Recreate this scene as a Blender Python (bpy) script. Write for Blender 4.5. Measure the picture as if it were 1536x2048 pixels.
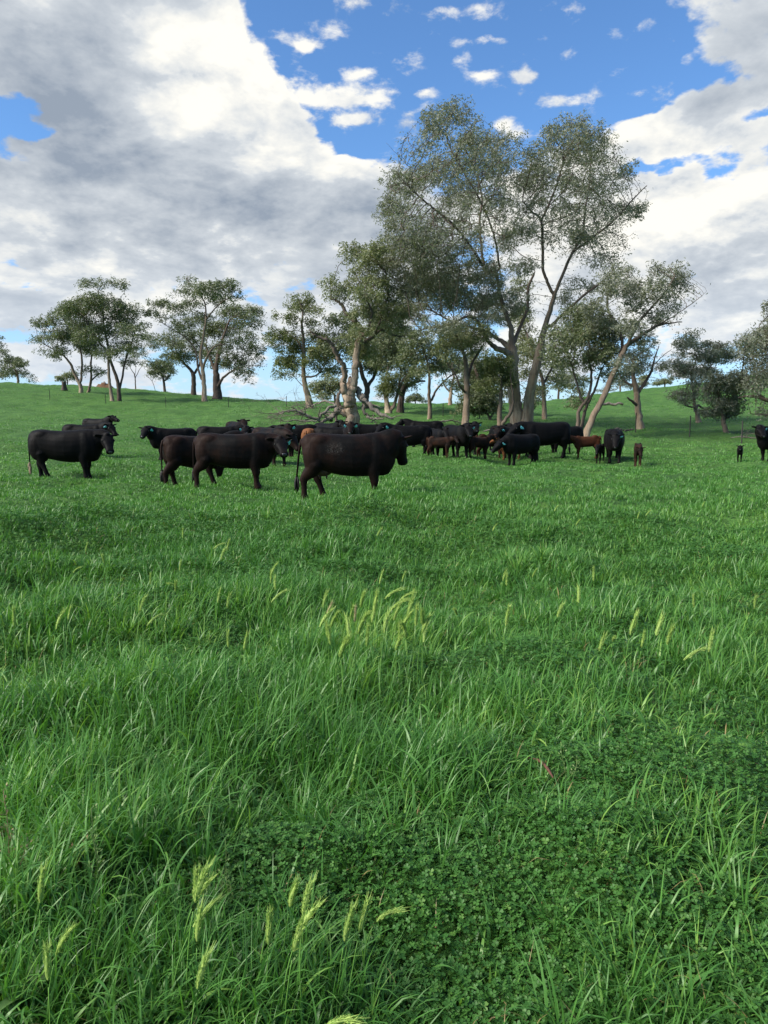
import bpy, bmesh, math, random, os
import numpy as np
from mathutils import Vector, Matrix, Quaternion
R = math.radians

# ---------------------------------------------------------------- scene, camera
scene = bpy.context.scene
for o in list(bpy.data.objects):
    bpy.data.objects.remove(o)
COL = scene.collection
scene.render.engine = 'CYCLES'
scene.render.resolution_x, scene.render.resolution_y = 768, 1024
scene.view_settings.view_transform = 'Standard'
scene.view_settings.look = 'None'
scene.view_settings.exposure = 1.25
scene.view_settings.gamma = 1.0

CAM_H, PITCH, FPX = 1.6, R(6.9), 1479.0
cam_d = bpy.data.cameras.new('camera')
cam = bpy.data.objects.new('camera', cam_d)
COL.objects.link(cam)
cam.location = (0, 0, CAM_H)
cam.rotation_euler = (R(90) - PITCH, 0, 0)
cam_d.sensor_fit = 'VERTICAL'
cam_d.sensor_height = 36.0
cam_d.lens = 26.0
cam_d.clip_start = 0.05
cam_d.clip_end = 9000
scene.camera = cam

SUN_AZ, SUN_EL = R(-112), R(38)          # azimuth measured from +Y towards +X
sd = bpy.data.lights.new('sun', 'SUN')
sun = bpy.data.objects.new('sun', sd)
COL.objects.link(sun)
sd.energy = 3.2
sd.angle = R(30)
sd.color = (1.0, 0.93, 0.82)
sdir = Vector((math.sin(SUN_AZ) * math.cos(SUN_EL), math.cos(SUN_AZ) * math.cos(SUN_EL), math.sin(SUN_EL)))
sun.rotation_euler = sdir.to_track_quat('Z', 'Y').to_euler()
sun.location = (-40, 20, 60)


def ray(px, py):
    cx, cy = (px - 768.0) / FPX, (1024.0 - py) / FPX
    return Vector((cx, cy * math.sin(PITCH) + math.cos(PITCH), cy * math.cos(PITCH) - math.sin(PITCH)))


def at(px, py, d):
    """world point seen at a photo pixel, at forward distance d"""
    r = ray(px, py)
    return Vector((0, 0, CAM_H)) + r * (d / r.y)


def px2x(px, d):
    return (px - 768.0) / FPX * d


# ---------------------------------------------------------------- node helper
class NT:
    def __init__(s, tree):
        s.t = tree
        tree.nodes.clear()

    def n(s, kind, **kw):
        nd = s.t.nodes.new(kind)
        for k, v in kw.items():
            setattr(nd, k, v)
        return nd

    def put(s, sock, v):
        if isinstance(v, bpy.types.NodeSocket):
            s.t.links.new(v, sock)
        elif v is not None:
            sock.default_value = v

    def m(s, op, a, b=None, c=None, clamp=False):
        nd = s.n('ShaderNodeMath', operation=op, use_clamp=clamp)
        for i, v in enumerate((a, b, c)):
            if v is not None:
                s.put(nd.inputs[i], v)
        return nd.outputs[0]

    def v(s, op, a, b=None, out=0):
        nd = s.n('ShaderNodeVectorMath', operation=op)
        s.put(nd.inputs[0], a)
        if b is not None:
            s.put(nd.inputs[1], b)
        return nd.outputs[out]

    def noise(s, vec, scale, detail=3, rough=0.5, dist=0.0, col=False):
        nd = s.n('ShaderNodeTexNoise')
        s.put(nd.inputs['Vector'], vec)
        nd.inputs['Scale'].default_value = scale
        nd.inputs['Detail'].default_value = detail
        nd.inputs['Roughness'].default_value = rough
        nd.inputs['Distortion'].default_value = dist
        return nd.outputs['Color' if col else 'Fac']

    def smooth(s, v, lo, hi, a=0.0, b=1.0, kind='SMOOTHSTEP'):
        nd = s.n('ShaderNodeMapRange', interpolation_type=kind)
        s.put(nd.inputs[0], v)
        for i, q in enumerate((lo, hi, a, b)):
            s.put(nd.inputs[i + 1], q)
        return nd.outputs[0]

    def mix(s, f, a, b, blend='MIX'):
        nd = s.n('ShaderNodeMix', data_type='RGBA', blend_type=blend)
        s.put(nd.inputs[0], f)
        for sock, q in ((nd.inputs[6], a), (nd.inputs[7], b)):
            if isinstance(q, (tuple, list)) and len(q) == 3:
                q = (*q, 1.0)
            s.put(sock, q)
        return nd.outputs[2]

    def scale(s, vec, k):
        nd = s.n('ShaderNodeMapping')
        s.put(nd.inputs['Vector'], vec)
        nd.inputs['Scale'].default_value = k
        return nd.outputs[0]


# ---------------------------------------------------------------- sky
world = bpy.data.worlds.new('World')
scene.world = world
world.use_nodes = True
W = NT(world.node_tree)
SKY_K = 0.10
CLOUD_K = 0.465


def build_world():
    tc = W.n('ShaderNodeTexCoord').outputs['Generated']
    sep = W.n('ShaderNodeSeparateXYZ')
    W.put(sep.inputs[0], tc)
    dx, dy, dz = sep.outputs
    az = W.m('ARCTAN2', dx, dy)
    el = W.m('ARCSINE', dz)
    com = W.n('ShaderNodeCombineXYZ')
    W.put(com.inputs[0], az)
    W.put(com.inputs[1], el)
    P0 = com.outputs[0]
    # flatten the noise towards the horizon the way a cloud sheet seen edge-on does
    kk = W.m('DIVIDE', 1.0, W.m('ADD', W.m('MAXIMUM', dz, 0.0), 0.62))
    kc = W.n('ShaderNodeCombineXYZ')
    for i in range(3): W.put(kc.inputs[i], kk)
    dirn = W.v('MULTIPLY', W.scale(tc, (1.0, 1.0, 2.1)), kc.outputs[0])
    wv = W.noise(dirn, 3.4, 4, 0.55, col=True)
    wv = W.v('SUBTRACT', wv, (0.5, 0.5, 0.5))
    wv = W.v('MULTIPLY', wv, (0.15, 0.10, 0.0))
    wf = W.noise(dirn, 17.0, 4, 0.6, col=True)
    wf = W.v('SUBTRACT', wf, (0.5, 0.5, 0.5))
    wf = W.v('MULTIPLY', wf, (0.050, 0.036, 0.0))
    P = W.v('ADD', W.v('ADD', P0, wv), wf)

    def ae(px, py):
        r = ray(px, py).normalized()
        return math.atan2(r.x, r.y), math.asin(r.z)

    def field(blobs, start, vec):
        acc = start
        for px, py, rx, ry, w in blobs:
            a, e = ae(px, py)
            q = W.v('SUBTRACT', vec, (a, e, 0))
            k = math.cos(e)
            q = W.v('MULTIPLY', q, (FPX / rx / k * 0.92, FPX / ry * 0.92, 0))
            r2 = W.v('DOT_PRODUCT', q, q, out=1)
            acc = W.m('MULTIPLY_ADD', W.m('POWER', 0.36788, r2), w, acc)
        return acc

    cover = field(COVER, COVER0, P)
    fb = W.noise(dirn, 5.5, 6, 0.57, 0.2)
    fb2 = W.noise(dirn, 24.0, 6, 0.6, 0.15)

    def billow(vec):
        wb = W.v('MULTIPLY', W.v('SUBTRACT', W.noise(vec, 9.0, 5, 0.6, col=True), (0.5, 0.5, 0.5)), (0.16, 0.16, 0.16))
        out = None
        for sc, am in ((9.0, 0.6), (23.0, 0.26)):
            vo = W.n('ShaderNodeTexVoronoi', feature='F1')
            W.put(vo.inputs['Vector'], W.v('ADD', vec, wb))
            vo.inputs['Scale'].default_value = sc
            q = W.m('MULTIPLY', vo.outputs['Distance'], -am)
            out = q if out is None else W.m('ADD', out, q)
        return W.m('ADD', out, 0.52)

    bl = billow(dirn)
    dens = W.m('ADD', cover, W.m('MULTIPLY', W.m('SUBTRACT', fb, 0.5), 3.4))
    dens = W.m('ADD', dens, W.m('MULTIPLY', W.m('SUBTRACT', fb2, 0.5), 1.3))
    dens = W.m('ADD', dens, W.m('MULTIPLY', bl, 0.9))
    alpha = W.smooth(dens, 0.36, 0.80)
    # small fair-weather puffs, each where it hangs in the blue
    Ps = W.v('ADD', P0, W.v('MULTIPLY', wf, (0.55, 0.45, 0)))
    ds = field(PUFFS, 0.0, Ps)
    ds = W.m('ADD', ds, W.m('MULTIPLY', W.m('SUBTRACT', fb2, 0.5), 3.4))
    a_s = W.m('MULTIPLY', W.smooth(ds, 0.30, 1.15), 0.95)
    alpha = W.m('MAXIMUM', alpha, a_s)
    # relief: the same noise looked at a little towards the light
    fb_s = W.noise(W.v('ADD', dirn, (-0.014, 0.0, 0.045)), 5.5, 6, 0.57, 0.2)
    fb2_s = W.noise(W.v('ADD', dirn, (-0.004, 0.0, 0.012)), 24.0, 6, 0.6, 0.15)
    relief = W.m('MULTIPLY', W.m('SUBTRACT', fb, fb_s), 2.8)
    relief = W.m('ADD', relief, W.m('MULTIPLY', W.m('SUBTRACT', fb2, fb2_s), 0.7))
    relief = W.m('ADD', relief, W.m('MULTIPLY', bl, 1.1))
    big = W.noise(dirn, 4.6, 5, 0.55, 0.4)
    relief = W.m('ADD', relief, W.m('MULTIPLY', W.m('SUBTRACT', big, 0.5), 1.5))
    thick = W.smooth(dens, 0.5, 1.3)
    b = field(BRIGHT, BRIGHT0, P)
    b = W.m('ADD', b, relief)
    b = W.m('SUBTRACT', b, W.m('MULTIPLY', thick, 0.25), clamp=False)
    b = W.m('ADD', b, W.m('MULTIPLY', a_s, 0.25))
    b = W.m('ADD', b, W.m('MULTIPLY', W.m('SUBTRACT', fb, 0.5), 0.5))
    b = W.smooth(b, -0.85, 1.0, kind='LINEAR')
    k = CLOUD_K / SKY_K
    grey = tuple(c * k for c in (0.29, 0.345, 0.425))
    mid = tuple(c * k for c in (0.62, 0.66, 0.70))
    white = tuple(c * k for c in (0.96, 0.94, 0.87))
    c1 = W.mix(W.smooth(b, 0.05, 0.66, kind='LINEAR'), grey, mid)
    cc = W.mix(W.smooth(b, 0.60, 0.97, kind='LINEAR'), c1, white)
    low = W.smooth(dz, 0.24, 0.0)
    cc = W.mix(W.m('MULTIPLY', low, 0.45), cc, tuple(c * k for c in (0.60, 0.71, 0.86)))
    sky = W.n('ShaderNodeTexSky', sky_type='NISHITA')
    sky.sun_disc = False
    sky.sun_elevation = SUN_EL
    sky.sun_rotation = SUN_AZ
    sky.altitude = 300
    sky.air_density = 1.0
    sky.dust_density = 0.4
    sky.ozone_density = 2.2
    skc = W.mix(1.0, sky.outputs[0], SKY_TINT, 'MULTIPLY')
    skc = W.mix(W.m('MULTIPLY', W.smooth(dz, 0.22, 0.0), 0.62), skc, tuple(c * k for c in (0.50, 0.68, 0.90)))
    out = W.mix(alpha, skc, cc)
    bg = W.n('ShaderNodeBackground')
    W.put(bg.inputs[0], out)
    bg.inputs[1].default_value = SKY_K
    wo = W.n('ShaderNodeOutputWorld')
    W.put(wo.inputs[0], bg.outputs[0])
    world.cycles.sampling_method = 'MANUAL'
    world.cycles.sample_map_resolution = 512


SKY_TINT = (0.50, 0.70, 0.88)
COVER0 = 0.22
#        px    py   rx   ry   weight
COVER = [
    (100, 90, 230, 190, 0.95), (330, 60, 180, 150, 0.9), (430, 130, 120, 160, 0.8), (300, 300, 260, 130, 1.0),
    (500, 260, 110, 120, 0.6), (520, 430, 260, 110, 0.9), (700, 470, 180, 90, 0.6), (160, 480, 300, 140, 0.55),
    (60, 380, 120, 60, 0.4), (300, 620, 420, 90, 0.4), (700, 335, 150, 50, 0.75), (590, 230, 60, 60, .5), (600, 290, 60, 60, 0.4),
    (10, 245, 100, 40, -1.8), (110, 285, 50, 18, -.8), (200, 215, 16, 10, -.5), (272, 105, 28, 28, -1.1), (30, 325, 130, 16, -1.1), (150, 345, 60, 10, -.5), (40, 545, 120, 8, -.6), (200, 500, 60, 8, -.5), (330, 575, 80, 10, -.4), (120, 420, 40, 14, -.4), (330, 430, 40, 8, -.3), (620, 520, 60, 10, -.4), (260, 300, 30, 40, -.3), (30, 500, 120, 14, -0.25),
    (780, 110, 230, 130, -0.75), (1010, 110, 250, 160, -0.85), (650, 30, 100, 100, -0.7), (1200, 80, 100, 110, -0.7),
    (740, 285, 80, 34, -0.8), (900, 280, 120, 50, -0.5),
    (1330, 40, 46, 40, 0.35), (1490, 80, 120, 80, 0.8), (1400, 190, 200, 30, 0.25), (1300, 215, 150, 46, 0.6),
    (1450, 250, 160, 60, 0.5), (1180, 280, 150, 50, 0.75), (1380, 420, 300, 100, 1.0), (1450, 560, 220, 120, 0.8),
    (1100, 420, 260, 120, 0.6), (1330, 306, 110, 16, -1.2), (1450, 326, 44, 20, -0.9), (1390, 150, 100, 14, -.7), (1500, 235, 60, 10, -.8), (1290, 250, 60, 8, -.5), (1380, 70, 24, 40, -.4), (1460, 170, 50, 12, -.7), (1290, 190, 40, 10, -.5), (1260, 60, 30, 60, -0.4),
    (1250, 120, 60, 40, -0.3), (1170, 130, 80, 60, -0.5),
    (1320, 672, 90, 30, -0.7), (540, 745, 190, 34, -0.5), (60, 430, 60, 14, -0.3), (900, 640, 300, 60, 0.3),
    (1440, 640, 120, 30, 0.3), (200, 700, 500, 60, 0.35), (1200, 720, 400, 40, 0.25),
]
PUFFS = [
    (640, 200, 36, 14, 0.7), (700, 188, 80, 17, 0.95), (690, 225, 46, 18, 0.6), (755, 205, 28, 10, 0.7), (715, 240, 50, 9, 0.7), (612, 93, 22, 11, 0.9), (680, 62, 44, 12, 0.75), (650, 95, 30, 8, 0.5), (835, 114, 26, 14, 1.1),
    (905, 86, 34, 13, 0.8), (920, 118, 22, 9, 0.75), (1050, 152, 27, 12, 1.1), (985, 82, 36, 9, 0.7), (857, 184, 44, 9, 0.95), (815, 238, 40, 18, 0.85), (820, 148, 12, 8, 0.6),
    (966, 156, 26, 9, 0.85), (1010, 242, 26, 12, 0.9), (1145, 200, 34, 13, 0.9), (1085, 205, 30, 13, 0.5), (735, 146, 22, 9, 0.7), (700, 145, 20, 10, 0.6), (805, 42, 26, 22, 0.35), (720, 8, 24, 18, 0.45), (940, 18, 60, 10, 0.3),
    (1300, 45, 20, 12, 0.7), (1045, 265, 40, 14, 0.9), (870, 215, 30, 8, 0.4), (990, 176, 14, 5, 0.5), (590, 130, 24, 18, 0.7), (610, 200, 26, 16, .7),
]
BRIGHT0 = 0.47
BRIGHT = [
    (60, 80, 190, 170, -0.42), (480, 80, 90, 100, 0.7), (340, 210, 90, 60, 0.55), (300, 40, 50, 50, 0.25),
    (180, 130, 60, 40, 0.22), (370, 20, 60, 30, -0.28), (430, 105, 70, 20, -0.4), (400, 165, 130, 14, -0.45), (250, 250, 60, 30, -.25),
    (330, 370, 230, 90, -0.42), (560, 440, 260, 80, -0.5), (760, 500, 160, 90, -0.4), (130, 280, 90, 60, -0.25),
    (90, 365, 60, 34, 0.4), (430, 475, 36, 26, 0.7), (270, 465, 40, 26, 0.5), (670, 500, 40, 16, 0.6),
    (60, 440, 50, 24, 0.2), (180, 600, 140, 44, 0.5), (330, 520, 90, 16, 0.2), (600, 300, 90, 40, 0.25),
    (700, 335, 120, 34, 0.35), (50, 560, 130, 60, -0.22), (560, 690, 200, 30, -0.05), (560, 600, 160, 30, .2),
    (1470, 90, 120, 60, -0.18), (1350, 260, 240, 50, 0.2), (1330, 430, 200, 60, 0.5), (1180, 260, 90, 30, 0.4),
    (1450, 540, 200, 40, -0.3), (1380, 380, 30, 40, -0.2), (1430, 590, 160, 30, 0.2), (1420, 650, 200, 24, -0.2),
    (1060, 500, 200, 80, 0.35), (1480, 490, 60, 40, .2),
]
build_world()


# ---------------------------------------------------------------- terrain
def z_of(py, d):
    r = ray(768, py)
    return CAM_H + r.z / r.y * d


DT = [0.01, 6, 15, 21, 34, 45, 50, 60, 75, 90, 110, 130, 160]
NEAR0 = {0: (0, 0.0, 0.09, 0.10), 1: (0, 0.0, 0.07, 0.08)}
TAB = {   # photo column: ((z at four near distances), photo row of the ground at 34..., ridge distance, ridge row)
    -300: ((0, 0, .09, .10), [905, 880, 872, 858, 838, 822, 797, 768], 134, 762),
    0: ((0, 0, .09, .10), [906, 882, 874, 860, 840, 822, 797, 768], 134, 763),
    300: ((0, 0, .09, .08), [908, 882, 872, 858, 840, 823, 800, 774], 132, 772),
    460: ((0, 0, .08, .06), [910, 880, 868, 848, 826, 812, 796], 120, 786),
    620: ((0, 0, .07, .04), [912, 878, 864, 840, 812, 805, 802], 108, 802),
    900: ((0, 0, .04, .02), [914, 877, 863, 840, 822, 812, 807], 112, 806),
    1150: ((0, 0, .02, 0), [914, 876, 863, 849, 834, 822, 806, 796], 160, 789),
    1400: ((0, 0, 0, 0), [914, 880, 869, 851, 836, 822, 802, 785], 165, 768),
    1536: ((0, 0, 0, .02), [912, 880, 870, 851, 834, 817, 790, 768], 170, 746),
    1900: ((0, 0, 0, .03), [911, 878, 866, 846, 825, 806, 778, 750], 170, 728),
}
NR, NA = 420, 181
RS = np.exp(np.linspace(math.log(0.3), math.log(4000), NR))
_cols = sorted(TAB)
_prof = []
for c in _cols:
    near, rows, dr, yr = TAB[c]
    ds = [0.3, 6, 15, 21] + DT[4:4 + len(rows)] + [dr]
    zs = list(near) + [z_of(y, d) for y, d in zip(rows, DT[4:])] + [z_of(yr, dr)]
    zr = zs[-1]
    ds += [dr * 1.12, dr * 1.5, dr * 2.2, 800, 4000]
    zs += [zr - 0.5, zr - 5.5, zr - 12, zr - 24, zr - 26]
    _prof.append(np.interp(np.log(RS), np.log(ds), zs))
_prof = np.array(_prof)
_caz = np.array([math.atan((c - 768.0) / FPX) for c in _cols])
AZS = np.linspace(-math.pi, math.pi, NA * 4 + 1)
_avg = 0.5 * (_prof[0] + _prof[-1])
H = np.zeros((len(AZS), NR))
for j in range(NR):
    H[:, j] = np.interp(AZS, np.concatenate([[-math.pi], [-2.4], _caz, [2.4], [math.pi]]),
                        np.concatenate([[_avg[j]], [_prof[0, j]], _prof[:, j], [_prof[-1, j]], [_avg[j]]]))
_k = np.exp(-0.5 * (np.arange(-12, 13) / 5.0) ** 2); _k /= _k.sum()
_k2 = np.exp(-0.5 * (np.arange(-12, 13) / 4.0) ** 2); _k2 /= _k2.sum()
H = np.apply_along_axis(lambda r: np.convolve(np.pad(r, 12, 'edge'), _k2, 'valid'), 1, H)
H = np.apply_along_axis(lambda r: np.convolve(np.pad(r, 12, 'edge'), _k, 'valid'), 0, H)

_rs = np.random.RandomState(5)
_wv = []
for lam, amp, n in ((0.9, 0.016, 8), (2.6, 0.042, 8), (7.0, 0.045, 6), (19.0, 0.035, 5)):
    for i in range(n):
        th = _rs.uniform(0, 2 * math.pi); l = lam * _rs.uniform(0.7, 1.4)
        _wv.append((math.cos(th) * 2 * math.pi / l, math.sin(th) * 2 * math.pi / l, _rs.uniform(0, 6.28), amp / math.sqrt(n) * 1.8))


def hgt(x, y):
    x = np.asarray(x, float); y = np.asarray(y, float)
    r = np.maximum(np.hypot(x, y), 0.3)
    a = (np.arctan2(x, y) + math.pi) / (2 * math.pi) * (len(AZS) - 1)
    b = (np.log(r) - math.log(0.3)) / (math.log(4000) - math.log(0.3)) * (NR - 1)
    a = np.clip(a, 0, len(AZS) - 1.001); b = np.clip(b, 0, NR - 1.001)
    ai = a.astype(int); bi = b.astype(int); fa = a - ai; fb = b - bi
    z = (H[ai, bi] * (1 - fa) * (1 - fb) + H[ai + 1, bi] * fa * (1 - fb) + H[ai, bi + 1] * (1 - fa) * fb + H[ai + 1, bi + 1] * fa * fb)
    for kx, ky, ph, am in _wv:
        z = z + am * np.sin(kx * x + ky * y + ph)
    return z


def gz(x, y):
    return float(hgt(np.array([x]), np.array([y]))[0])


def ground_px(px, py):
    """where the photo pixel's sight line meets the ground"""
    r = ray(px, py)
    ds = np.exp(np.linspace(math.log(1.2), math.log(220), 1500))
    xs, ys, zs = r.x / r.y * ds, ds, CAM_H + r.z / r.y * ds
    g = hgt(xs, ys)
    k = np.nonzero(zs <= g)[0]
    i = k[0] if len(k) else np.argmin(zs - g)
    return float(xs[i]), float(ys[i])


# smooth value noise on a plane, for patchiness of the pasture
def vnoise(x, y, lam, seed):
    rs = np.random.RandomState(seed)
    T = rs.rand(256, 256)
    u, v = x / lam + 500.3, y / lam + 500.7
    i, j = np.floor(u).astype(int), np.floor(v).astype(int)
    fu, fv = u - i, v - j
    fu = fu * fu * (3 - 2 * fu); fv = fv * fv * (3 - 2 * fv)
    i %= 255; j %= 255
    return T[i, j] * (1 - fu) * (1 - fv) + T[i + 1, j] * fu * (1 - fv) + T[i, j + 1] * (1 - fu) * fv + T[i + 1, j + 1] * fu * fv


def mesh_np(name, V, F, mat=None, attrs=None, smooth=False, parent=None, UV=None):
    """V (n,3) float, F (m,k) int with the same k for every face"""
    me = bpy.data.meshes.new(name)
    V = np.ascontiguousarray(V, np.float32); F = np.ascontiguousarray(F, np.int32)
    k = F.shape[1]
    me.vertices.add(len(V)); me.vertices.foreach_set('co', V.ravel())
    me.loops.add(F.size); me.loops.foreach_set('vertex_index', F.ravel())
    me.polygons.add(len(F))
    me.polygons.foreach_set('loop_start', np.arange(0, F.size, k, dtype=np.int32))
    me.polygons.foreach_set('loop_total', np.full(len(F), k, np.int32))
    if smooth:
        me.polygons.foreach_set('use_smooth', np.ones(len(F), bool))
    for nm, arr in (attrs or {}).items():
        at_ = me.attributes.new(nm, 'FLOAT', 'POINT')
        at_.data.foreach_set('value', np.ascontiguousarray(arr, np.float32))
    me.update(calc_edges=True)
    if mat:
        me.materials.append(mat)
    o = bpy.data.objects.new(name, me)
    COL.objects.link(o)
    if parent is not None:
        o.parent = parent
    return o


def thing(name, label, cat, loc=(0, 0, 0), rotz=0.0, group=None):
    o = bpy.data.objects.new(name, None)
    COL.objects.link(o)
    o.empty_display_size = 0.3
    o.location = loc; o.rotation_euler = (0, 0, rotz)
    return tag(o, label, cat, group)


def tag(o, label, cat, group=None, kind=None):
    o['label'] = label; o['category'] = cat
    if group: o['group'] = group
    if kind: o['kind'] = kind
    return o


def mat_new(name):
    m = bpy.data.materials.new(name)
    m.use_nodes = True
    return m, NT(m.node_tree)


def finish(T, bsdf):
    o = T.n('ShaderNodeOutputMaterial')
    T.put(o.inputs[0], bsdf)


def principled(T, col, rough=0.7, spec=0.4, normal=None):
    b = T.n('ShaderNodeBsdfPrincipled')
    T.put(b.inputs['Base Color'], col if isinstance(col, bpy.types.NodeSocket) else (*col, 1))
    T.put(b.inputs['Roughness'], rough)
    T.put(b.inputs['Specular IOR Level'], spec)
    if normal is not None:
        T.put(b.inputs['Normal'], normal)
    return b


def bump(T, h, strength=0.5, dist=0.05):
    b = T.n('ShaderNodeBump')
    b.inputs['Strength'].default_value = strength
    b.inputs['Distance'].default_value = dist
    T.put(b.inputs['Height'], h)
    return b.outputs[0]


# --- materials of the pasture
def m_ground():
    m, T = mat_new('pasture_soil')
    g = T.n('ShaderNodeNewGeometry').outputs['Position']
    n1 = T.noise(g, 0.09, 4, 0.6)
    n2 = T.noise(g, 0.9, 5, 0.65)
    n3 = T.noise(T.scale(g, (1, 1, 1)), 9.0, 4, 0.7)
    c = T.mix(T.smooth(n1, 0.38, 0.62), GR_A, GR_B)
    c = T.mix(T.smooth(n2, 0.4, 0.75), c, GR_C)
    n4 = T.noise(T.scale(g, (1, 1, 1)), 0.42, 5, 0.7)
    c = T.mix(T.m('MULTIPLY', T.smooth(n4, 0.56, 0.40), 0.6), c, GR_D)
    c = T.mix(T.m('MULTIPLY', T.smooth(n3, 0.42, 0.62), 0.8), c, GR_D)
    h = T.m('ADD', T.m('MULTIPLY', n2, 0.6), T.m('MULTIPLY', n3, 0.4))
    b = principled(T, c, 0.85, 0.2, bump(T, h, 1.0, 0.35))
    finish(T, b.outputs[0])
    return m


GR_A, GR_B, GR_C, GR_D = (0.061, 0.154, 0.028), (0.080, 0.185, 0.035), (0.111, 0.216, 0.042), (0.035, 0.093, 0.018)


def m_leafy(name, ca, cb, cc, trans=0.35, rough=0.45, spec=0.5, gain=1.0):
    """plant tissue: three greens picked by the per-blade attribute 't', patch tint by 'p'"""
    m, T = mat_new(name)
    t = T.n('ShaderNodeAttribute', attribute_name='t').outputs['Fac']
    p = T.n('ShaderNodeAttribute', attribute_name='p').outputs['Fac']
    c = T.mix(T.smooth(t, 0.0, 0.6), ca, cb)
    c = T.mix(T.smooth(T.m('ADD', t, T.m('MULTIPLY', p, 0.5)), 0.85, 1.5), c, cc)
    c = T.mix(T.smooth(t, 1.5, 2.0), c, (0.30, 0.235, 0.10))
    b = principled(T, c, rough, spec)
    tr = T.n('ShaderNodeBsdfTranslucent')
    T.put(tr.inputs[0], T.mix(1.0, c, (1.15, 1.25, 0.55), 'MULTIPLY'))
    mx = T.n('ShaderNodeMixShader')
    mx.inputs[0].default_value = trans
    T.put(mx.inputs[1], b.outputs[0]); T.put(mx.inputs[2], tr.outputs[0])
    finish(T, mx.outputs[0])
    return m


M_GROUND = m_ground()


def build_terrain():
    azf = np.concatenate([np.linspace(-math.pi, -0.75, 60, endpoint=False), np.linspace(-0.75, 0.75, 340, endpoint=False),
                          np.linspace(0.75, math.pi, 60, endpoint=False)])
    rr = np.exp(np.linspace(math.log(0.35), math.log(3900), 330))
    A, Rr = np.meshgrid(azf, rr, indexing='ij')
    X, Y = np.sin(A) * Rr, np.cos(A) * Rr
    Z = hgt(X, Y)
    na, nr = A.shape
    V = np.stack([X.ravel(), Y.ravel(), Z.ravel()], 1)
    i, j = np.meshgrid(np.arange(na), np.arange(nr - 1), indexing='ij')
    i2 = (i + 1) % na
    F = np.stack([i * nr + j, i * nr + j + 1, i2 * nr + j + 1, i2 * nr + j], -1).reshape(-1, 4)
    c = len(V)
    V = np.vstack([V, [[0, 0, gz(0, 0.01)]]])
    o = mesh_np('ground', V, F, M_GROUND, smooth=True)
    # close the hub under the photographer
    bm = bmesh.new(); bm.from_mesh(o.data); bm.verts.ensure_lookup_table()
    for q in range(na):
        bm.faces.new((bm.verts[c], bm.verts[q * nr], bm.verts[((q + 1) % na) * nr]))
    bm.normal_update()
    bm.to_mesh(o.data); bm.free()
    o['kind'] = 'structure'
    o['label'] = 'green pasture paddock rising to low hills behind the herd'
    return o


build_terrain()


# ---------------------------------------------------------------- trees
def m_bark(name, pale, tan, dark, rough_bark=0.5):
    m, T = mat_new(name)
    g = T.n('ShaderNodeNewGeometry').outputs['Position']
    s = T.scale(g, (2.2, 2.2, 0.45))
    n1 = T.noise(s, 1.3, 5, 0.6)
    n2 = T.noise(T.scale(g, (9, 9, 1.2)), 1.0, 5, 0.7)
    thin = T.n('ShaderNodeAttribute', attribute_name='w').outputs['Fac']
    c = T.mix(T.smooth(n1, 0.40, 0.60), pale, tan)
    c = T.mix(T.m('MULTIPLY', T.smooth(n2, 0.48, 0.66), rough_bark), c, dark)
    c = T.mix(T.smooth(thin, 0.06, 0.30), (0.085, 0.066, 0.052), c)  # thin limbs go dark: their backlit silhouette is painted into the bark colour
    b = principled(T, c, 0.85, 0.25, bump(T, n2, 0.9, 0.06))
    finish(T, b.outputs[0])
    return m


M_BARK = m_bark('smooth_gum_bark', (0.36, 0.285, 0.205), (0.25, 0.175, 0.12), (0.085, 0.058, 0.042), 0.65)
M_BARK_ROUGH = m_bark('rough_dark_bark', (0.10, 0.074, 0.058), (0.065, 0.048, 0.038), (0.028, 0.022, 0.018), 0.8)
M_DEAD = m_bark('weathered_dead_wood', (0.21, 0.185, 0.155), (0.14, 0.12, 0.10), (0.06, 0.05, 0.042), 0.6)
M_GUM = m_leafy('gum_leaves', (0.134, 0.156, 0.073), (0.189, 0.210, 0.107), (0.275, 0.268, 0.152), 0.30, 0.5, 0.4)
M_GUM_DARK = m_leafy('dark_gum_leaves', (0.095, 0.120, 0.061), (0.137, 0.161, 0.083), (0.201, 0.217, 0.120), 0.28, 0.5, 0.4)
M_GUM_GREY = m_leafy('grey_gum_leaves', (0.132, 0.146, 0.105), (0.190, 0.204, 0.152), (0.27, 0.275, 0.21), 0.32, 0.5, 0.4)
M_GUM_BRIGHT = m_leafy('fresh_gum_leaves', (0.091, 0.116, 0.044), (0.140, 0.161, 0.063), (0.195, 0.201, 0.091), 0.35, 0.5, 0.4)


def resample(pts, rad, step):
    out, ro = [pts[0]], [rad[0]]
    for a, b, ra, rb in zip(pts[:-1], pts[1:], rad[:-1], rad[1:]):
        n = max(1, int(round((b - a).length / step)))
        for k in range(1, n + 1):
            t = k / n
            out.append(a.lerp(b, t)); ro.append(ra + (rb - ra) * t)
    return out, ro


def catmull(pts, rad, sub=5):
    if len(pts) < 3:
        return pts, rad
    P = [pts[0] * 2 - pts[1]] + list(pts) + [pts[-1] * 2 - pts[-2]]
    o, r = [], []
    for i in range(1, len(P) - 2):
        for k in range(sub):
            t = k / sub
            p0, p1, p2, p3 = P[i - 1:i + 3]
            o.append(0.5 * ((2 * p1) + (p2 - p0) * t + (2 * p0 - 5 * p1 + 4 * p2 - p3) * t * t + (3 * p1 - p0 - 3 * p2 + p3) * t ** 3))
            r.append(rad[i - 1] * (1 - t) + rad[i] * t)
    o.append(pts[-1]); r.append(rad[-1])
    return o, r


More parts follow.
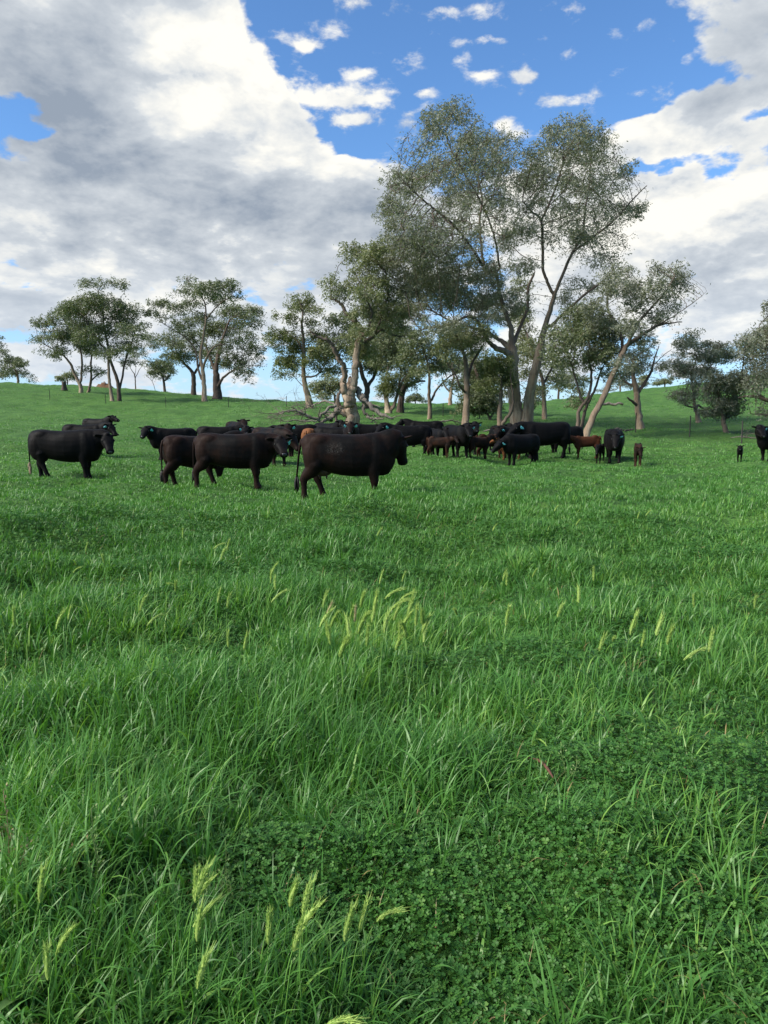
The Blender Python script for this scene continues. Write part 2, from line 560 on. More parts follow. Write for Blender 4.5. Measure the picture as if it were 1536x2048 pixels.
def tubes(chains, min_sides=4, lump=0.0, seed=0):
    """chains: list of (points, radii) -> verts, quads, w attribute"""
    rs = np.random.RandomState(seed)
    Vs, Fs, Ws = [], [], []
    base = 0
    for P, rad in chains:
        P = np.array([tuple(p) for p in P], float); rad = np.array(rad, float)
        n = len(P)
        if n < 2:
            continue
        sides = 14 if rad.max() > 0.25 else 9 if rad.max() > 0.09 else 6 if rad.max() > 0.035 else min_sides
        T = np.gradient(P, axis=0)
        T /= np.linalg.norm(T, axis=1)[:, None] + 1e-9
        ref = np.array([0.31, 0.94, 0.1]); ref /= np.linalg.norm(ref)
        U = np.cross(T, ref); U /= np.linalg.norm(U, axis=1)[:, None] + 1e-9
        Wv = np.cross(T, U)
        a = np.arange(sides) * 2 * math.pi / sides
        rr = np.repeat(rad[:, None], sides, 1)
        if lump and rad.max() > 0.08:
            ph = rs.uniform(0, 6.28, 4)
            s = np.arange(n)[:, None]
            rr = rr * (1 + lump * (np.sin(3 * a + ph[0] + 0.05 * s) * 0.45 + np.sin(2 * a + ph[1] - 0.07 * s) * 0.45 +
                                   np.sin(5 * a + ph[2] + 0.10 * s) * 0.30) + lump * 0.10 * rs.normal(0, 0.5, (n, sides)))
        ring = P[:, None, :] + rr[:, :, None] * (np.cos(a)[None, :, None] * U[:, None, :] + np.sin(a)[None, :, None] * Wv[:, None, :])
        V = ring.reshape(-1, 3)
        V = np.vstack([V, P[-1:] + T[-1:] * rad[-1] * 0.6])
        i, j = np.meshgrid(np.arange(n - 1), np.arange(sides), indexing='ij')
        j2 = (j + 1) % sides
        F = np.stack([i * sides + j, i * sides + j2, (i + 1) * sides + j2, (i + 1) * sides + j], -1).reshape(-1, 4)
        jj = np.arange(0, sides)
        cap = np.stack([(n - 1) * sides + jj, (n - 1) * sides + (jj + 1) % sides, np.full(sides, n * sides), np.full(sides, n * sides)], -1)
        # caps as degenerate-free quads: pair neighbouring sides
        capq = []
        for q in range(0, sides - 1, 2):
            capq.append([(n - 1) * sides + q, (n - 1) * sides + q + 1, (n - 1) * sides + (q + 2) % sides, n * sides])
        if sides % 2:
            pass
        F = np.vstack([F, np.array(capq)])
        Vs.append(V); Fs.append(F + base); base += len(V)
        Ws.append(np.concatenate([np.repeat(rad, sides), rad[-1:]]))
    return np.vstack(Vs), np.vstack(Fs), np.concatenate(Ws)


def leaf_cards(C, rs, L, Wd, droop=0.6, tval=None):
    """C (n,3) leaf positions -> narrow pointed leaves, mostly hanging"""
    n = len(C)
    th = rs.uniform(0, 2 * math.pi, n)
    dz = -droop * rs.uniform(0.2, 1.6, n) + rs.normal(0, 0.35, n)
    D = np.stack([np.cos(th), np.sin(th), dz], 1); D /= np.linalg.norm(D, axis=1)[:, None]
    q = rs.normal(0, 1, (n, 3))
    S = np.cross(D, q); S /= np.linalg.norm(S, axis=1)[:, None] + 1e-9
    l = L * rs.uniform(0.6, 1.35, n)[:, None]; w = Wd * rs.uniform(0.7, 1.3, n)[:, None]
    V = np.stack([C, C + D * l * 0.42 + S * w * 0.5, C + D * l, C + D * l * 0.42 - S * w * 0.5], 1).reshape(-1, 3)
    F = np.arange(4 * n).reshape(n, 4)
    t = rs.rand(n) if tval is None else np.clip(tval + rs.normal(0, 0.22, n), 0, 1)
    return V, F, np.repeat(t, 4)


def grow(skel, att, step, rs, up=0.10, iters=220, kill=1.15, wander=0.20):
    """space colonisation from an existing skeleton: nodes, parents"""
    P = [np.array(p) for p in skel[0]]
    par = list(skel[1])
    att = np.array(att)
    Pn = np.array(P)
    ok = np.array(skel[2])
    idx = np.nonzero(ok)[0]
    d = np.linalg.norm(att[:, None, :] - Pn[None, idx, :], axis=2)
    near = idx[d.argmin(1)]; nd = d.min(1)
    alive = np.ones(len(att), bool)
    dirs = {}
    children = {}
    for it in range(iters):
        al = np.nonzero(alive)[0]
        if len(al) == 0:
            break
        new = []
        order = np.argsort(near[al], kind='stable')
        sa = al[order]
        grp = near[sa]
        cuts = np.nonzero(np.diff(grp))[0] + 1
        for g in np.split(sa, cuts):
            k = near[g[0]]
            v = att[g] - P[k]
            v = v / (np.linalg.norm(v, axis=1)[:, None] + 1e-9)
            v = v.sum(0)
            v /= np.linalg.norm(v) + 1e-9
            if par[k] >= 0:
                pd = P[k] - P[par[k]]
                pd /= np.linalg.norm(pd) + 1e-9
                v = v + 0.45 * pd
            v = v + rs.normal(0, wander, 3) + np.array([0, 0, up])
            v /= np.linalg.norm(v) + 1e-9
            q = P[k] + v * step
            if any(np.linalg.norm(q - P[c]) < step * 0.25 for c in children.get(k, [])):
                far = g[np.argmax(nd[g])]
                alive[g[np.argmin(nd[g])]] = False
                continue
            new.append((k, q))
        if not new:
            if it > 5 and not alive.any():
                break
            if not len(new):
                continue
        s = len(P)
        for k, q in new:
            children.setdefault(k, []).append(len(P))
            P.append(q); par.append(int(k))
        Q = np.array([q for _, q in new])
        al = np.nonzero(alive)[0]
        if len(al):
            d = np.linalg.norm(att[al][:, None, :] - Q[None], axis=2)
            mi = d.argmin(1); md = d.min(1)
            better = md < nd[al]
            near[al[better]] = s + mi[better]; nd[al[better]] = md[better]
            alive[al[md < step * kill]] = False
    return np.array(P), par


STAT = []


def build_tree(label, d, trunks, blobs, *, leaf=M_GUM, bark=M_BARK, nleaf=12000, L=0.26, Wd=0.085, natt=420, step=0.42,
               seed=1, group=None, depth=1.0, clump=0.42, tip=0.014, up=0.10, lump=0.10, bare=(), name='gum_tree', thickk=1.0,
               extra_bare=0, gnarl=0.0, expo=2.25):
    """trunks: list of [(photo px, py, radius in m[, depth offset m])...]; every polyline after the first may start on the
    first one.  blobs: (px, py, rx, ry[, weight]) crown masses.  Everything gets real depth round the plane y = d."""
    rs = np.random.RandomState(seed)
    natt = int(natt * 2.3); step *= 0.8; clump *= 0.86; nleaf = int(nleaf * 1.1); L *= 0.86; Wd *= 0.80
    mpp = d / FPX                                     # metres per photo pixel here
    bx, by = trunks[0][0][0], trunks[0][0][1]
    X0 = px2x(bx, d); base = Vector((X0, d, gz(X0, d)))
    root = thing(name, label, 'tree', base, 0, group)
    # crown extents give each mass a depth of its own
    cx = sum(b[0] for b in blobs) / max(1, len(blobs)) if blobs else bx
    half = max([abs(b[0] - cx) + b[2] for b in blobs] or [1]) * mpp
    att, wts = [], []
    for b in blobs:
        px, py, rx, ry = b[:4]; w = b[4] if len(b) > 4 else 1.0
        lim = math.sqrt(max(0.05, 1 - min(0.98, (abs(px - cx) * mpp / half)) ** 2)) * half * 0.62 * depth
        c = at(px, py, d + rs.uniform(-1, 1) * lim)
        vol = (rx * ry) * w
        att.append((c, rx * mpp, ry * mpp, vol)); wts.append(vol)
    A = []
    tot = sum(wts) or 1
    for (c, rx, rz, vol) in att:
        k = max(3, int(natt * vol / tot))
        u = rs.normal(0, 1, (k, 3)); u /= np.linalg.norm(u, axis=1)[:, None]
        rad = rs.uniform(0.15, 1.0, k) ** 0.45
        u *= rad[:, None]
        u[:, 2] = np.where(u[:, 2] < -0.55, u[:, 2] * 0.6, u[:, 2])
        A.append(np.array([c.x, c.y, c.z]) + u * np.array([rx, (rx + rz) * 0.5 * depth, rz]))
    # skeleton
    P, par, fl, ok = [], [], [], []
    for ti, tr in enumerate(trunks):
        pts, rad = [], []
        for q in tr:
            p = at(q[0], q[1], d)
            p.y += q[3] if len(q) > 3 else 0.0
            pts.append(p); rad.append(q[2] * (thickk if q[1] < 690 else 1.0) * (1.0 if seed == 11 else 0.86))
        if tr[0][1] >= by - 6 and ti == 0 or (len(tr[0]) > 4):
            gp = gz(pts[0].x, pts[0].y)
            pts[0].z = gp - 0.15
        pts, rad = catmull(pts, rad)
        pts, rad = resample(pts, rad, step * 0.8)
        for i, p in enumerate(pts):
            if 0 < i < len(pts) - 1:
                pts[i] = p + Vector(rs.normal(0, 0.012 + gnarl + 0.035 * rad[i], 3))
        if ti == 0 or len(tr[0]) > 4:
            start = -1
            pass
        else:
            D = [(Vector(q) - pts[0]).length for q in P]
            start = int(np.argmin(D))
        hz = pts[0].z
        for i, (p, r) in enumerate(zip(pts, rad)):
            if i == 0 and start >= 0:
                last = start
                continue
            P.append(np.array(p)); fl.append(r)
            par.append(last if (i > 0) else -1)
            tipend = i > len(pts) * 0.45 or r < 0.12
            ok.append(bool(tipend or ti > 0 and i > 2))
            last = len(P) - 1
    nsk = len(P)
    if A:
        A = np.vstack(A)
        P, par = grow((P, par, ok), A, step, rs, up=up)
    else:
        P = np.array(P)
    n = len(P)
    STAT.append((nsk, n))
    ch = [[] for _ in range(n)]
    for i, p in enumerate(par):
        if p >= 0: ch[p].append(i)
    # radii by the pipe model, floored by what was drawn
    rad = np.zeros(n)
    acc = np.zeros(n)
    for i in range(n - 1, -1, -1):
        r = tip if not ch[i] else acc[i] ** (1 / expo)
        if i < nsk:
            r = max(min(r, fl[i] * 1.15), fl[i])
        rad[i] = r
        if par[i] >= 0:
            acc[par[i]] += r ** expo if i >= nsk or True else 0
    # newly grown limbs may not be thicker than their parent
    for i in range(n):
        if par[i] >= 0:
            rad[i] = min(rad[i], rad[par[i]] * 0.985)
    # chains along the thickest child
    chains = []
    used = np.zeros(n, bool)
    stack = [i for i in range(n) if par[i] < 0]
    while stack:
        s = stack.pop()
        c = [s] if par[s] < 0 else [par[s], s]
        k = s; used[s] = True
        while ch[k]:
            kids = sorted(ch[k], key=lambda q: -rad[q])
            for o_ in kids[1:]:
                stack.append(o_)
            k = kids[0]; c.append(k)
        pts = [P[q] for q in c]; rr = [rad[q] for q in c]
        if par[s] >= 0:
            rr[0] = min(rr[0], rr[1] * 1.25)
        chains.append((pts, rr))
    # flare at the foot
    for pts, rr in chains:
        if pts[0][2] - base.z < 1.0 and rr[0] > 0.08:
            for i in range(len(rr)):
                h_ = pts[i][2] - base.z
                rr[i] *= 1 + 0.22 * math.exp(-max(h_, 0) / 0.45)
    V, F, Wt = tubes(chains, 3, lump, seed)
    mesh_np('trunk', V - np.array(base), F, bark, {'w': Wt}, smooth=True, parent=root)
    # leaves round thin twigs
    if blobs and nleaf:
        tips = [i for i in range(nsk, n) if rad[i] < tip * 2.3]
        tips = np.array(tips if tips else list(range(nsk, n)))
        isend = np.array([0.35 if ch[i] else 1.0 for i in tips])
        TP = P[tips]
        mass = np.full(len(tips), 0.04)
        for (c, rx, rz, vol), bb in zip(att, blobs):
            fl2 = bb[5] if len(bb) > 5 else 1.0
            u = (TP - np.array([c.x, c.y, c.z])) / np.array([rx, (rx + rz) * .5 * depth, rz])
            rr2 = np.linalg.norm(u, axis=1)
            k_ = fl2 * rs.uniform(0.30, 1.0) * np.clip(1.35 - rr2, 0, .6) / .6 * (0.30 + 0.70 * np.clip((u[:, 2] + .8) / 1.1, 0, 1)) * (0.35 + 0.65 * np.clip(rr2 / .75, 0, 1))
            mass = np.maximum(mass, k_)
        isend = isend * mass
        pr = isend / isend.sum()
        pick = tips[rs.choice(len(tips), nleaf, p=pr)]
        # every clump has a density and brightness of its own
        dens = rs.rand(n)
        keep = rs.rand(nleaf) < (0.30 + 0.70 * dens[pick])
        pick = pick[keep]
        # leaves sit in little sprays, several sprays to a twig
        spray = rs.randint(0, 7, len(pick))
        key = rs.normal(0, 1, (n, 7, 3))
        kl = np.linalg.norm(key, axis=2, keepdims=True); key = key / kl * np.minimum(kl, 1.7)
        fine = rs.normal(0, 1, (len(pick), 3)); fl_ = np.linalg.norm(fine, axis=1)[:, None]; fine = fine / fl_ * np.minimum(fl_, 1.8)
        off = key[pick, spray] * np.array([clump, clump, clump * 0.65]) * 0.95 + fine * clump * 0.36
        off[:, 2] -= clump * 0.2
        Cc = P[pick] + off
        tv = 0.25 + 0.5 * rs.rand(n)[pick]
        V, F, tt = leaf_cards(Cc, rs, L, Wd, 0.7, tv)
        pp = vnoise(V[:, 0] + V[:, 1] * 0.5, V[:, 2] + V[:, 1] * 0.3, 1.6, seed)
        mesh_np('crown', V - np.array(base), F, leaf, {'t': tt, 'p': pp}, parent=root)
    return root


def Z2(l):      # helper for points read off an enlargement of the photo (origin 740,520, scale 2.259)
    return [(740 + q[0] / 2.259, 520 + q[1] / 2.259, *q[2:]) for q in l]


def Z1(l):      # (origin 740,190, scale 2.648)
    return [(740 + q[0] / 2.648, 190 + q[1] / 2.648, *((q[2] / 2.648, q[3] / 2.648, *q[4:]) if len(q) > 3 and q[2] > 5 else q[2:])) for q in l]


def Z1t(l):
    return [(740 + q[0] / 2.648, 190 + q[1] / 2.648, *q[2:]) for q in l]


def Z7(l, t=False):
    if t: return [(q[0] / 2.743, 530 + q[1] / 2.743, *q[2:]) for q in l]
    return [(q[0] / 2.743, 530 + q[1] / 2.743, q[2] / 2.743, q[3] / 2.743, *q[4:]) for q in l]


def Z8(l, t=False):
    if t: return [(500 + q[0] / 4.267, 470 + q[1] / 4.267, *q[2:]) for q in l]
    return [(500 + q[0] / 4.267, 470 + q[1] / 4.267, q[2] / 4.267, q[3] / 4.267, *q[4:]) for q in l]


def Z6(l, t=False):
    if t: return [(1280 + q[0] / 6, 640 + q[1] / 6, *q[2:]) for q in l]
    return [(1280 + q[0] / 6, 640 + q[1] / 6, q[2] / 6, q[3] / 6, *q[4:]) for q in l]


def Z2b(l):
    return [(740 + q[0] / 2.259, 520 + q[1] / 2.259, q[2] / 2.259, q[3] / 2.259, *q[4:]) for q in l]


def all_trees():
    # ---- the great twin-trunked gum behind the herd
    build_tree('tallest gum of the paddock, twin trunks, rough dark bark at the foot, behind the herd', 52,
        [Z2([(672, 768, .52), (662, 690, .46), (652, 600, .42), (642, 510, .39), (645, 440, .36), (640, 370, .28, .2), (640, 300, .22, .4), (615, 230, .19, .5), (590, 150, .16, .4), (575, 80, .13), (560, 20, .10)]),
         Z2([(702, 768, .40, -.4, 1), (708, 690, .37, -.5), (716, 600, .35, -.6), (738, 500, .32, -.7), (758, 400, .29, -.8), (778, 310, .26, -.9), (805, 220, .22, -1.0), (818, 170, .19, -1.0)]),
         Z2([(645, 440, .26), (600, 415, .20, -.6), (560, 408, .18, -1.2), (510, 370, .16, -1.8), (470, 300, .14, -2.2), (420, 280, .12, -2.6), (340, 320, .09, -3.2), (220, 345, .05, -3.6)]),
         Z2([(640, 400, .24), (590, 350, .17, 1.0), (540, 310, .15, 1.8), (490, 290, .12, 2.4), (390, 250, .09, 3.2), (300, 190, .06, 4)]),
         Z2([(648, 380, .2), (690, 300, .17, 1.2), (735, 200, .15, 1.8), (740, 110, .13, 2.2), (770, 40, .11, 2.4)]),
         Z1t([(620, 960, .12, .4), (600, 820, .12, .6), (590, 650, .10, .9), (605, 500, .08, 1.2), (560, 350, .06, 1.4), (520, 260, .05, 1.2)]),
         Z1t([(600, 900, .12, .4), (540, 830, .11, -.6), (430, 720, .10, -1.6), (330, 660, .08, -2.4), (200, 560, .05, -2.8), (130, 470, .03, -2.6)]),
         Z1t([(690, 930, .11), (640, 760, .09, -1.2), (560, 600, .08, -2), (450, 430, .06, -2.4), (390, 300, .05, -2.4), (400, 180, .035, -2)]),
         Z2([(818, 170, .17, -1), (850, 90, .14, -1.0), (890, 0, .13, -.9)]),
         Z1t([(1043, 880, .13, -.9), (1070, 830, .12, -.6), (1125, 740, .10, 0), (1150, 600, .08, .5), (1180, 440, .06, .8), (1190, 300, .04, 1)]),
         Z1t([(1062, 842, .10, -.7), (1150, 780, .09, -1.4), (1250, 700, .08, -2), (1330, 610, .05, -2.4), (1400, 540, .035, -2.4)]),
         Z1t([(957, 1075, .15, -1), (930, 1020, .14, -1), (900, 950, .13, -1.1), (893, 860, .11, -1.3), (880, 700, .10, -1.6), (830, 660, .07, -1.8), (780, 610, .05, -2)]),
         Z1t([(880, 700, .10, -1.6), (930, 600, .08, -1.2), (980, 480, .07, -.8), (1020, 350, .05, -.6), (1080, 230, .035, -.4)]),
         Z2([(790, 320, .16, -.9), (860, 250, .13, -1.6), (930, 180, .11, -2.4), (1000, 130, .09, -2.8), (1040, 80, .06, -3)]),
         Z1t([(220, 470, .03, -2.6), (150, 400, .018, -2.6), (85, 330, .01, -2.6)]),
         ],
        Z1([(440, 100, 100, 70), (330, 160, 60, 70), (300, 250, 50, 40, .6), (560, 150, 50, 40, .5), (590, 240, 85, 60), (720, 250, 75, 45), (820, 270, 50, 40), (480, 250, 60, 60, .7),
            (300, 430, 90, 80), (190, 480, 80, 80), (120, 610, 75, 90), (100, 450, 45, 45, .35), (400, 400, 100, 80, .8), (480, 520, 100, 80, .7), (620, 380, 110, 80), (640, 560, 80, 90, .6),
            (200, 720, 130, 90), (330, 820, 140, 110, .9), (130, 800, 70, 80, .8), (500, 760, 100, 90, .5), (700, 640, 60, 70, .7), (720, 780, 60, 90, .55), (420, 640, 90, 70, .5),
            (1060, 160, 110, 50), (980, 230, 80, 60), (1180, 220, 90, 60), (1090, 300, 110, 70), (1220, 330, 65, 55, .7), (880, 340, 80, 60, .8), (860, 450, 80, 70, .8), (980, 450, 90, 70),
            (1100, 480, 100, 80), (1200, 500, 80, 70, .8), (1340, 430, 55, 70, .35), (1370, 380, 30, 50, .25), (1250, 600, 90, 50, .7), (1390, 600, 75, 45, .45), (1420, 620, 50, 40, .35),
            (860, 600, 60, 60, .5), (1030, 620, 90, 70, .4), (800, 730, 70, 60, .4), (930, 760, 80, 70, .3), (1130, 760, 90, 60, .3), (1230, 880, 70, 60, .35), (800, 900, 80, 60, .4)])
        + Z2b([(180, 120, 80, 70, .9), (330, 120, 90, 70, .8), (430, 180, 80, 60, .7), (200, 250, 90, 60, .6), (640, 160, 60, 50, .5), (520, 60, 80, 70, .5), (700, 210, 40, 60, .4), (560, 250, 50, 40, .3), (960, 120, 70, 50, .4), (890, 180, 60, 50, .35), (340, 290, 80, 40, .4)])
        + [(900, 420, 120, 150, .5, .4), (960, 360, 90, 110, .35, .28), (1130, 390, 110, 130, .5, .25), (870, 500, 95, 90, .4, .3), (1190, 470, 80, 90, .3, .2), (860, 590, 80, 55, .7), (935, 575, 80, 50, .6), (820, 540, 60, 60, .6), (990, 620, 60, 40, .5)],
        leaf=M_GUM_GREY, nleaf=205000, L=0.22, Wd=0.070, natt=3600, step=0.42, seed=11, clump=0.36, tip=0.0115, thickk=0.72, lump=.10, name='gum_tree')

    # ---- the leaning gum and its thicket on the right
    build_tree('gum tree leaning to the right with a long forked trunk, right of the tallest gum', 43,
        [Z2([(968, 800, .26), (1000, 730, .22), (1045, 640, .205), (1080, 560, .185), (1115, 480, .17), (1150, 405, .15), (1180, 370, .15), (1230, 340, .12), (1290, 300, .09), (1350, 285, .05), (1410, 280, .03)]),
         Z2([(1115, 480, .12), (1145, 430, .11, .5), (1160, 350, .10, .8), (1130, 270, .09, 1), (1105, 215, .07, 1.2), (1100, 150, .05, 1.2)]),
         Z2([(1160, 395, .12), (1190, 300, .10, -.6), (1240, 230, .07, -1), (1300, 160, .05, -1.2), (1340, 90, .03, -1.2)]),
         Z2([(1290, 300, .05), (1370, 250, .03, -.4), (1440, 200, .02, -.6), (1500, 150, .01, -.6)]),
         ],
        Z2b([(1110, 130, 60, 55, .8), (1190, 130, 50, 50, .6), (1230, 180, 50, 35, .4), (1320, 50, 70, 40, .9), (1290, 140, 60, 45, .9), (1380, 110, 60, 60, .5), (1160, 60, 40, 40, .4), (1180, 300, 50, 35, .8), (1290, 270, 45, 40, .9), (1340, 210, 60, 50, .4), (1010, 210, 50, 40, .6), (1400, 30, 40, 40, .4), (1180, 220, 50, 40, .5), (1080, 400, 55, 50, .6), (1150, 470, 45, 35, .5), (1235, 370, 45, 35, .5), (1045, 290, 50, 50, .6), (1090, 60, 50, 50, .6)]),
        leaf=M_GUM_GREY, nleaf=24000, L=0.21, Wd=0.066, natt=620, step=0.36, seed=12, clump=.34, tip=.011, lump=.08)
    build_tree('low dense gum with three thin stems just left of the leaning gum', 44,
        [Z2([(930, 812, .17), (940, 740, .14), (945, 680, .12), (985, 620, .10), (1000, 540, .08), (990, 450, .06)]),
         Z2([(944, 812, .14, .2, 1), (965, 740, .12, .3), (990, 650, .10, .4), (1030, 580, .08, .6), (1060, 500, .06, .8)]),
         Z2([(955, 640, .08), (930, 540, .06), (900, 450, .05)])],
        Z2b([(980, 330, 90, 80), (900, 380, 80, 80), (1060, 320, 80, 70, .8), (850, 330, 60, 50, .7), (930, 250, 70, 50, .7), (1030, 430, 70, 60, .7), (940, 470, 80, 40, .6), (930, 630, 30, 55, .8), (1020, 250, 60, 50, .6), (1080, 500, 50, 50, .4), (840, 440, 60, 60, .5)]),
        leaf=M_GUM_DARK, nleaf=20000, L=0.24, Wd=0.085, natt=420, step=0.4, seed=13, clump=.42, name='gum_tree')

    # ---- the gnarled hollow veteran with dead arms
    build_tree('gnarled old gum with a split grey trunk and a bare dead arm reaching left', 50,
        [Z8([(872, 1625, .62), (868, 1540, .55), (850, 1450, .56), (845, 1380, .50), (870, 1310, .36), (895, 1230, .30), (898, 1120, .27), (905, 1020, .25), (925, 920, .24), (950, 850, .22), (935, 780, .17), (880, 720, .15), (825, 670, .13), (790, 600, .11), (740, 560, .08), (690, 540, .05)], True),
         Z8([(845, 1420, .34), (815, 1350, .28, -.3), (800, 1280, .22, -.3), (808, 1190, .19, -.3), (795, 1110, .18, -.4), (755, 1050, .17, -.5), (725, 985, .15, -.6), (690, 930, .13, -.7), (655, 903, .12, -.8), (600, 885, .10, -.9), (555, 862, .08, -1.0), (515, 825, .05, -1.0)], True),
         Z8([(655, 903, .07, -.8), (660, 878, .05, -.8)], True),
         Z8([(840, 1390, .30), (845, 1300, .22, .3), (850, 1225, .15, .3), (855, 1215, .05, .3)], True),
         Z8([(840, 1500, .40), (800, 1520, .30, -.2), (770, 1480, .22, -.2), (750, 1400, .15, -.3), (775, 1320, .1, -.3)], True),
         Z8([(930, 900, .18), (980, 900, .17, .6), (1050, 850, .15, 1.2), (1120, 780, .13, 1.8), (1220, 820, .1, 2.2), (1330, 830, .06, 2.4)], True),
         Z8([(950, 850, .18), (1000, 850, .15, -.6), (1030, 770, .12, -1.2), (1040, 680, .09, -1.6), (1000, 600, .07, -1.8), (940, 520, .05, -1.8)], True),
         Z8([(1050, 850, .12, 1.2), (1110, 720, .10, .6), (1150, 600, .08, .3), (1180, 450, .06, .2), (1150, 300, .04)], True)],
        Z8([(860, 110, 70, 60, .9), (830, 200, 60, 70, .9), (930, 170, 70, 70, .7), (1100, 130, 70, 60, .6), (1010, 220, 90, 80, .8), (1130, 260, 90, 90, .8), (950, 330, 110, 70), (1080, 400, 120, 80), (880, 430, 80, 70), (700, 430, 75, 55), (680, 530, 60, 50, .8), (770, 480, 70, 60, .8), (860, 540, 50, 50, .6),
            (1000, 520, 120, 80), (1150, 540, 120, 90), (950, 660, 80, 60, .6), (1100, 680, 130, 80, .9), (1250, 650, 100, 90, .8), (920, 900, 70, 80, .9), (970, 1000, 80, 70, .8), (880, 1000, 60, 60, .5), (1000, 800, 80, 50, .5), (850, 860, 50, 50, .7), (1230, 780, 110, 60, .6)], False),
        leaf=M_GUM, bark=M_BARK, nleaf=36000, L=0.23, Wd=0.072, natt=1100, step=0.42, seed=14, clump=.38, lump=.24, gnarl=.015, name='gum_tree')

    # ---- group between the veteran and the tallest gum
    build_tree('slim gum with a pale straight lower trunk left of the gnarled old gum', 74,
        [Z8([(512, 1462, .42), (500, 1400, .36), (480, 1320, .30), (465, 1250, .26), (455, 1150, .23), (460, 1000, .20), (455, 880, .17), (440, 760, .13), (450, 650, .09), (420, 560, .05)], True),
         Z8([(462, 1000, .12), (400, 900, .10, .6), (330, 850, .07, 1), (240, 830, .05, 1.2)], True),
         Z8([(455, 1210, .12), (540, 1210, .10, -.5), (600, 1180, .07, -1), (660, 1100, .05, -1.4)], True),
         Z8([(480, 1310, .06), (430, 1270, .05, .3), (385, 1220, .03, .4)], True)],
        Z8([(460, 600, 90, 70), (370, 620, 60, 50, .7), (560, 640, 60, 55, .8), (250, 670, 50, 30, .5), (380, 530, 50, 30, .5), (480, 530, 40, 25, .4), (360, 720, 70, 50, .7), (530, 740, 70, 50, .5), (200, 860, 80, 55), (320, 860, 80, 60), (160, 900, 40, 40, .5), (240, 950, 50, 40, .6), (400, 960, 90, 70), (560, 860, 90, 70, .9), (340, 1080, 90, 70, .9), (460, 1060, 80, 60, .6), (620, 930, 60, 60, .6), (540, 1020, 70, 60, .6), (280, 1190, 60, 45, .7), (380, 1180, 60, 50, .6), (560, 1120, 60, 50, .5)]),
        leaf=M_GUM_BRIGHT, nleaf=21000, L=0.30, Wd=0.10, natt=620, step=0.5, seed=15, clump=.46, tip=.018)
    build_tree('broad dark gum standing behind the gnarled old gum', 76,
        [Z8([(985, 1500, .40), (990, 1400, .34), (1000, 1300, .30), (960, 1200, .24), (930, 1050, .2), (880, 900, .12)], True),
         Z8([(1000, 1290, .22), (1060, 1200, .18, .8), (1100, 1080, .14, 1.6), (1120, 950, .1, 2)], True)],
        Z8([(720, 740, 80, 60), (800, 700, 70, 40, .8), (760, 850, 90, 70, .9), (700, 980, 70, 80, .8), (640, 1050, 80, 60, .8), (700, 1150, 90, 60, .6), (860, 980, 80, 80, .7), (870, 780, 60, 50), (1040, 1000, 120, 100), (1160, 900, 120, 90), (1100, 1120, 100, 80, .8), (1230, 1010, 110, 90, .9), (600, 980, 70, 60, .5)]),
        leaf=M_GUM_DARK, bark=M_BARK_ROUGH, nleaf=20000, L=0.34, Wd=0.13, natt=420, step=0.55, seed=16, clump=.55, tip=.02)
    build_tree('small yellowish bushy gum on a forked pale base, right of the gnarled gum', 68,
        [Z8([(1180, 1522, .34), (1170, 1440, .26), (1150, 1330, .17), (1150, 1260, .10), (1180, 1120, .05)], True),
         Z8([(1190, 1510, .24), (1230, 1450, .18), (1260, 1350, .15), (1300, 1250, .12), (1370, 1150, .07), (1450, 1080, .03)], True)],
        Z8([(1170, 1290, 75, 65), (1130, 1350, 50, 40, .7), (1220, 1330, 50, 50, .8), (1180, 1220, 60, 40, .7)]),
        leaf=M_GUM_BRIGHT, nleaf=6000, L=0.26, Wd=0.075, natt=170, step=0.35, seed=17, clump=.34, up=.3)
    build_tree('leafy shrubby gum low against the left side of the gnarled trunk', 56,
        [Z8([(735, 1470, .12), (725, 1400, .10), (700, 1340, .07), (670, 1300, .04)], True)],
        Z8([(650, 1290, 60, 45), (580, 1300, 50, 45, .8), (700, 1240, 60, 50), (620, 1360, 60, 35, .7), (760, 1280, 50, 60, .8), (560, 1370, 30, 25, .5), (690, 1340, 50, 40, .8)]),
        leaf=M_GUM, nleaf=6500, L=0.24, Wd=0.075, natt=200, step=0.32, seed=18, clump=.32)
    build_tree('dark spreading gum with a black trunk between the yellowish bush and a thin trunk', 70,
        [Z8([(1280, 1500, .42), (1290, 1430, .34), (1300, 1350, .30), (1330, 1270, .24), (1370, 1180, .18), (1430, 1090, .13), (1500, 1060, .1)], True),
         Z8([(1300, 1340, .2), (1360, 1280, .16, .5), (1440, 1245, .13, 1), (1500, 1240, .1, 1.4)], True),
         Z8([(1290, 1400, .18), (1270, 1300, .14, -.5), (1290, 1180, .1, -.8)], True)],
        Z2b([(60, 380, 60, 60), (140, 360, 70, 60), (60, 460, 50, 40, .7), (130, 460, 70, 50, .8), (30, 300, 50, 50, .7), (180, 520, 60, 40, .7), (150, 570, 50, 25, .4), (220, 330, 60, 40, .6), (90, 280, 70, 40, .7)]),
        leaf=M_GUM_DARK, bark=M_BARK_ROUGH, nleaf=17000, L=0.30, Wd=0.115, natt=360, step=0.5, seed=19, clump=.5, tip=.018)
    build_tree('gum with a straight thin brown trunk in the dark grove left of the tallest gum', 62,
        [Z2([(268, 706, .22), (270, 650, .18), (266, 600, .16), (268, 540, .14), (262, 470, .11), (240, 400, .08)]),
         Z2([(275, 640, .12), (300, 590, .10, .6), (345, 540, .07, 1), (400, 500, .05, 1.2)])],
        Z2b([(250, 420, 70, 50), (180, 440, 60, 40, .8), (330, 400, 70, 50), (300, 480, 60, 35, .7), (230, 500, 50, 30, .6), (390, 350, 60, 50, .8), (200, 370, 60, 40, .6), (360, 560, 40, 30, .4)]),
        leaf=M_GUM_DARK, nleaf=13000, L=0.28, Wd=0.1, natt=320, step=0.45, seed=20, clump=.44, tip=.016)
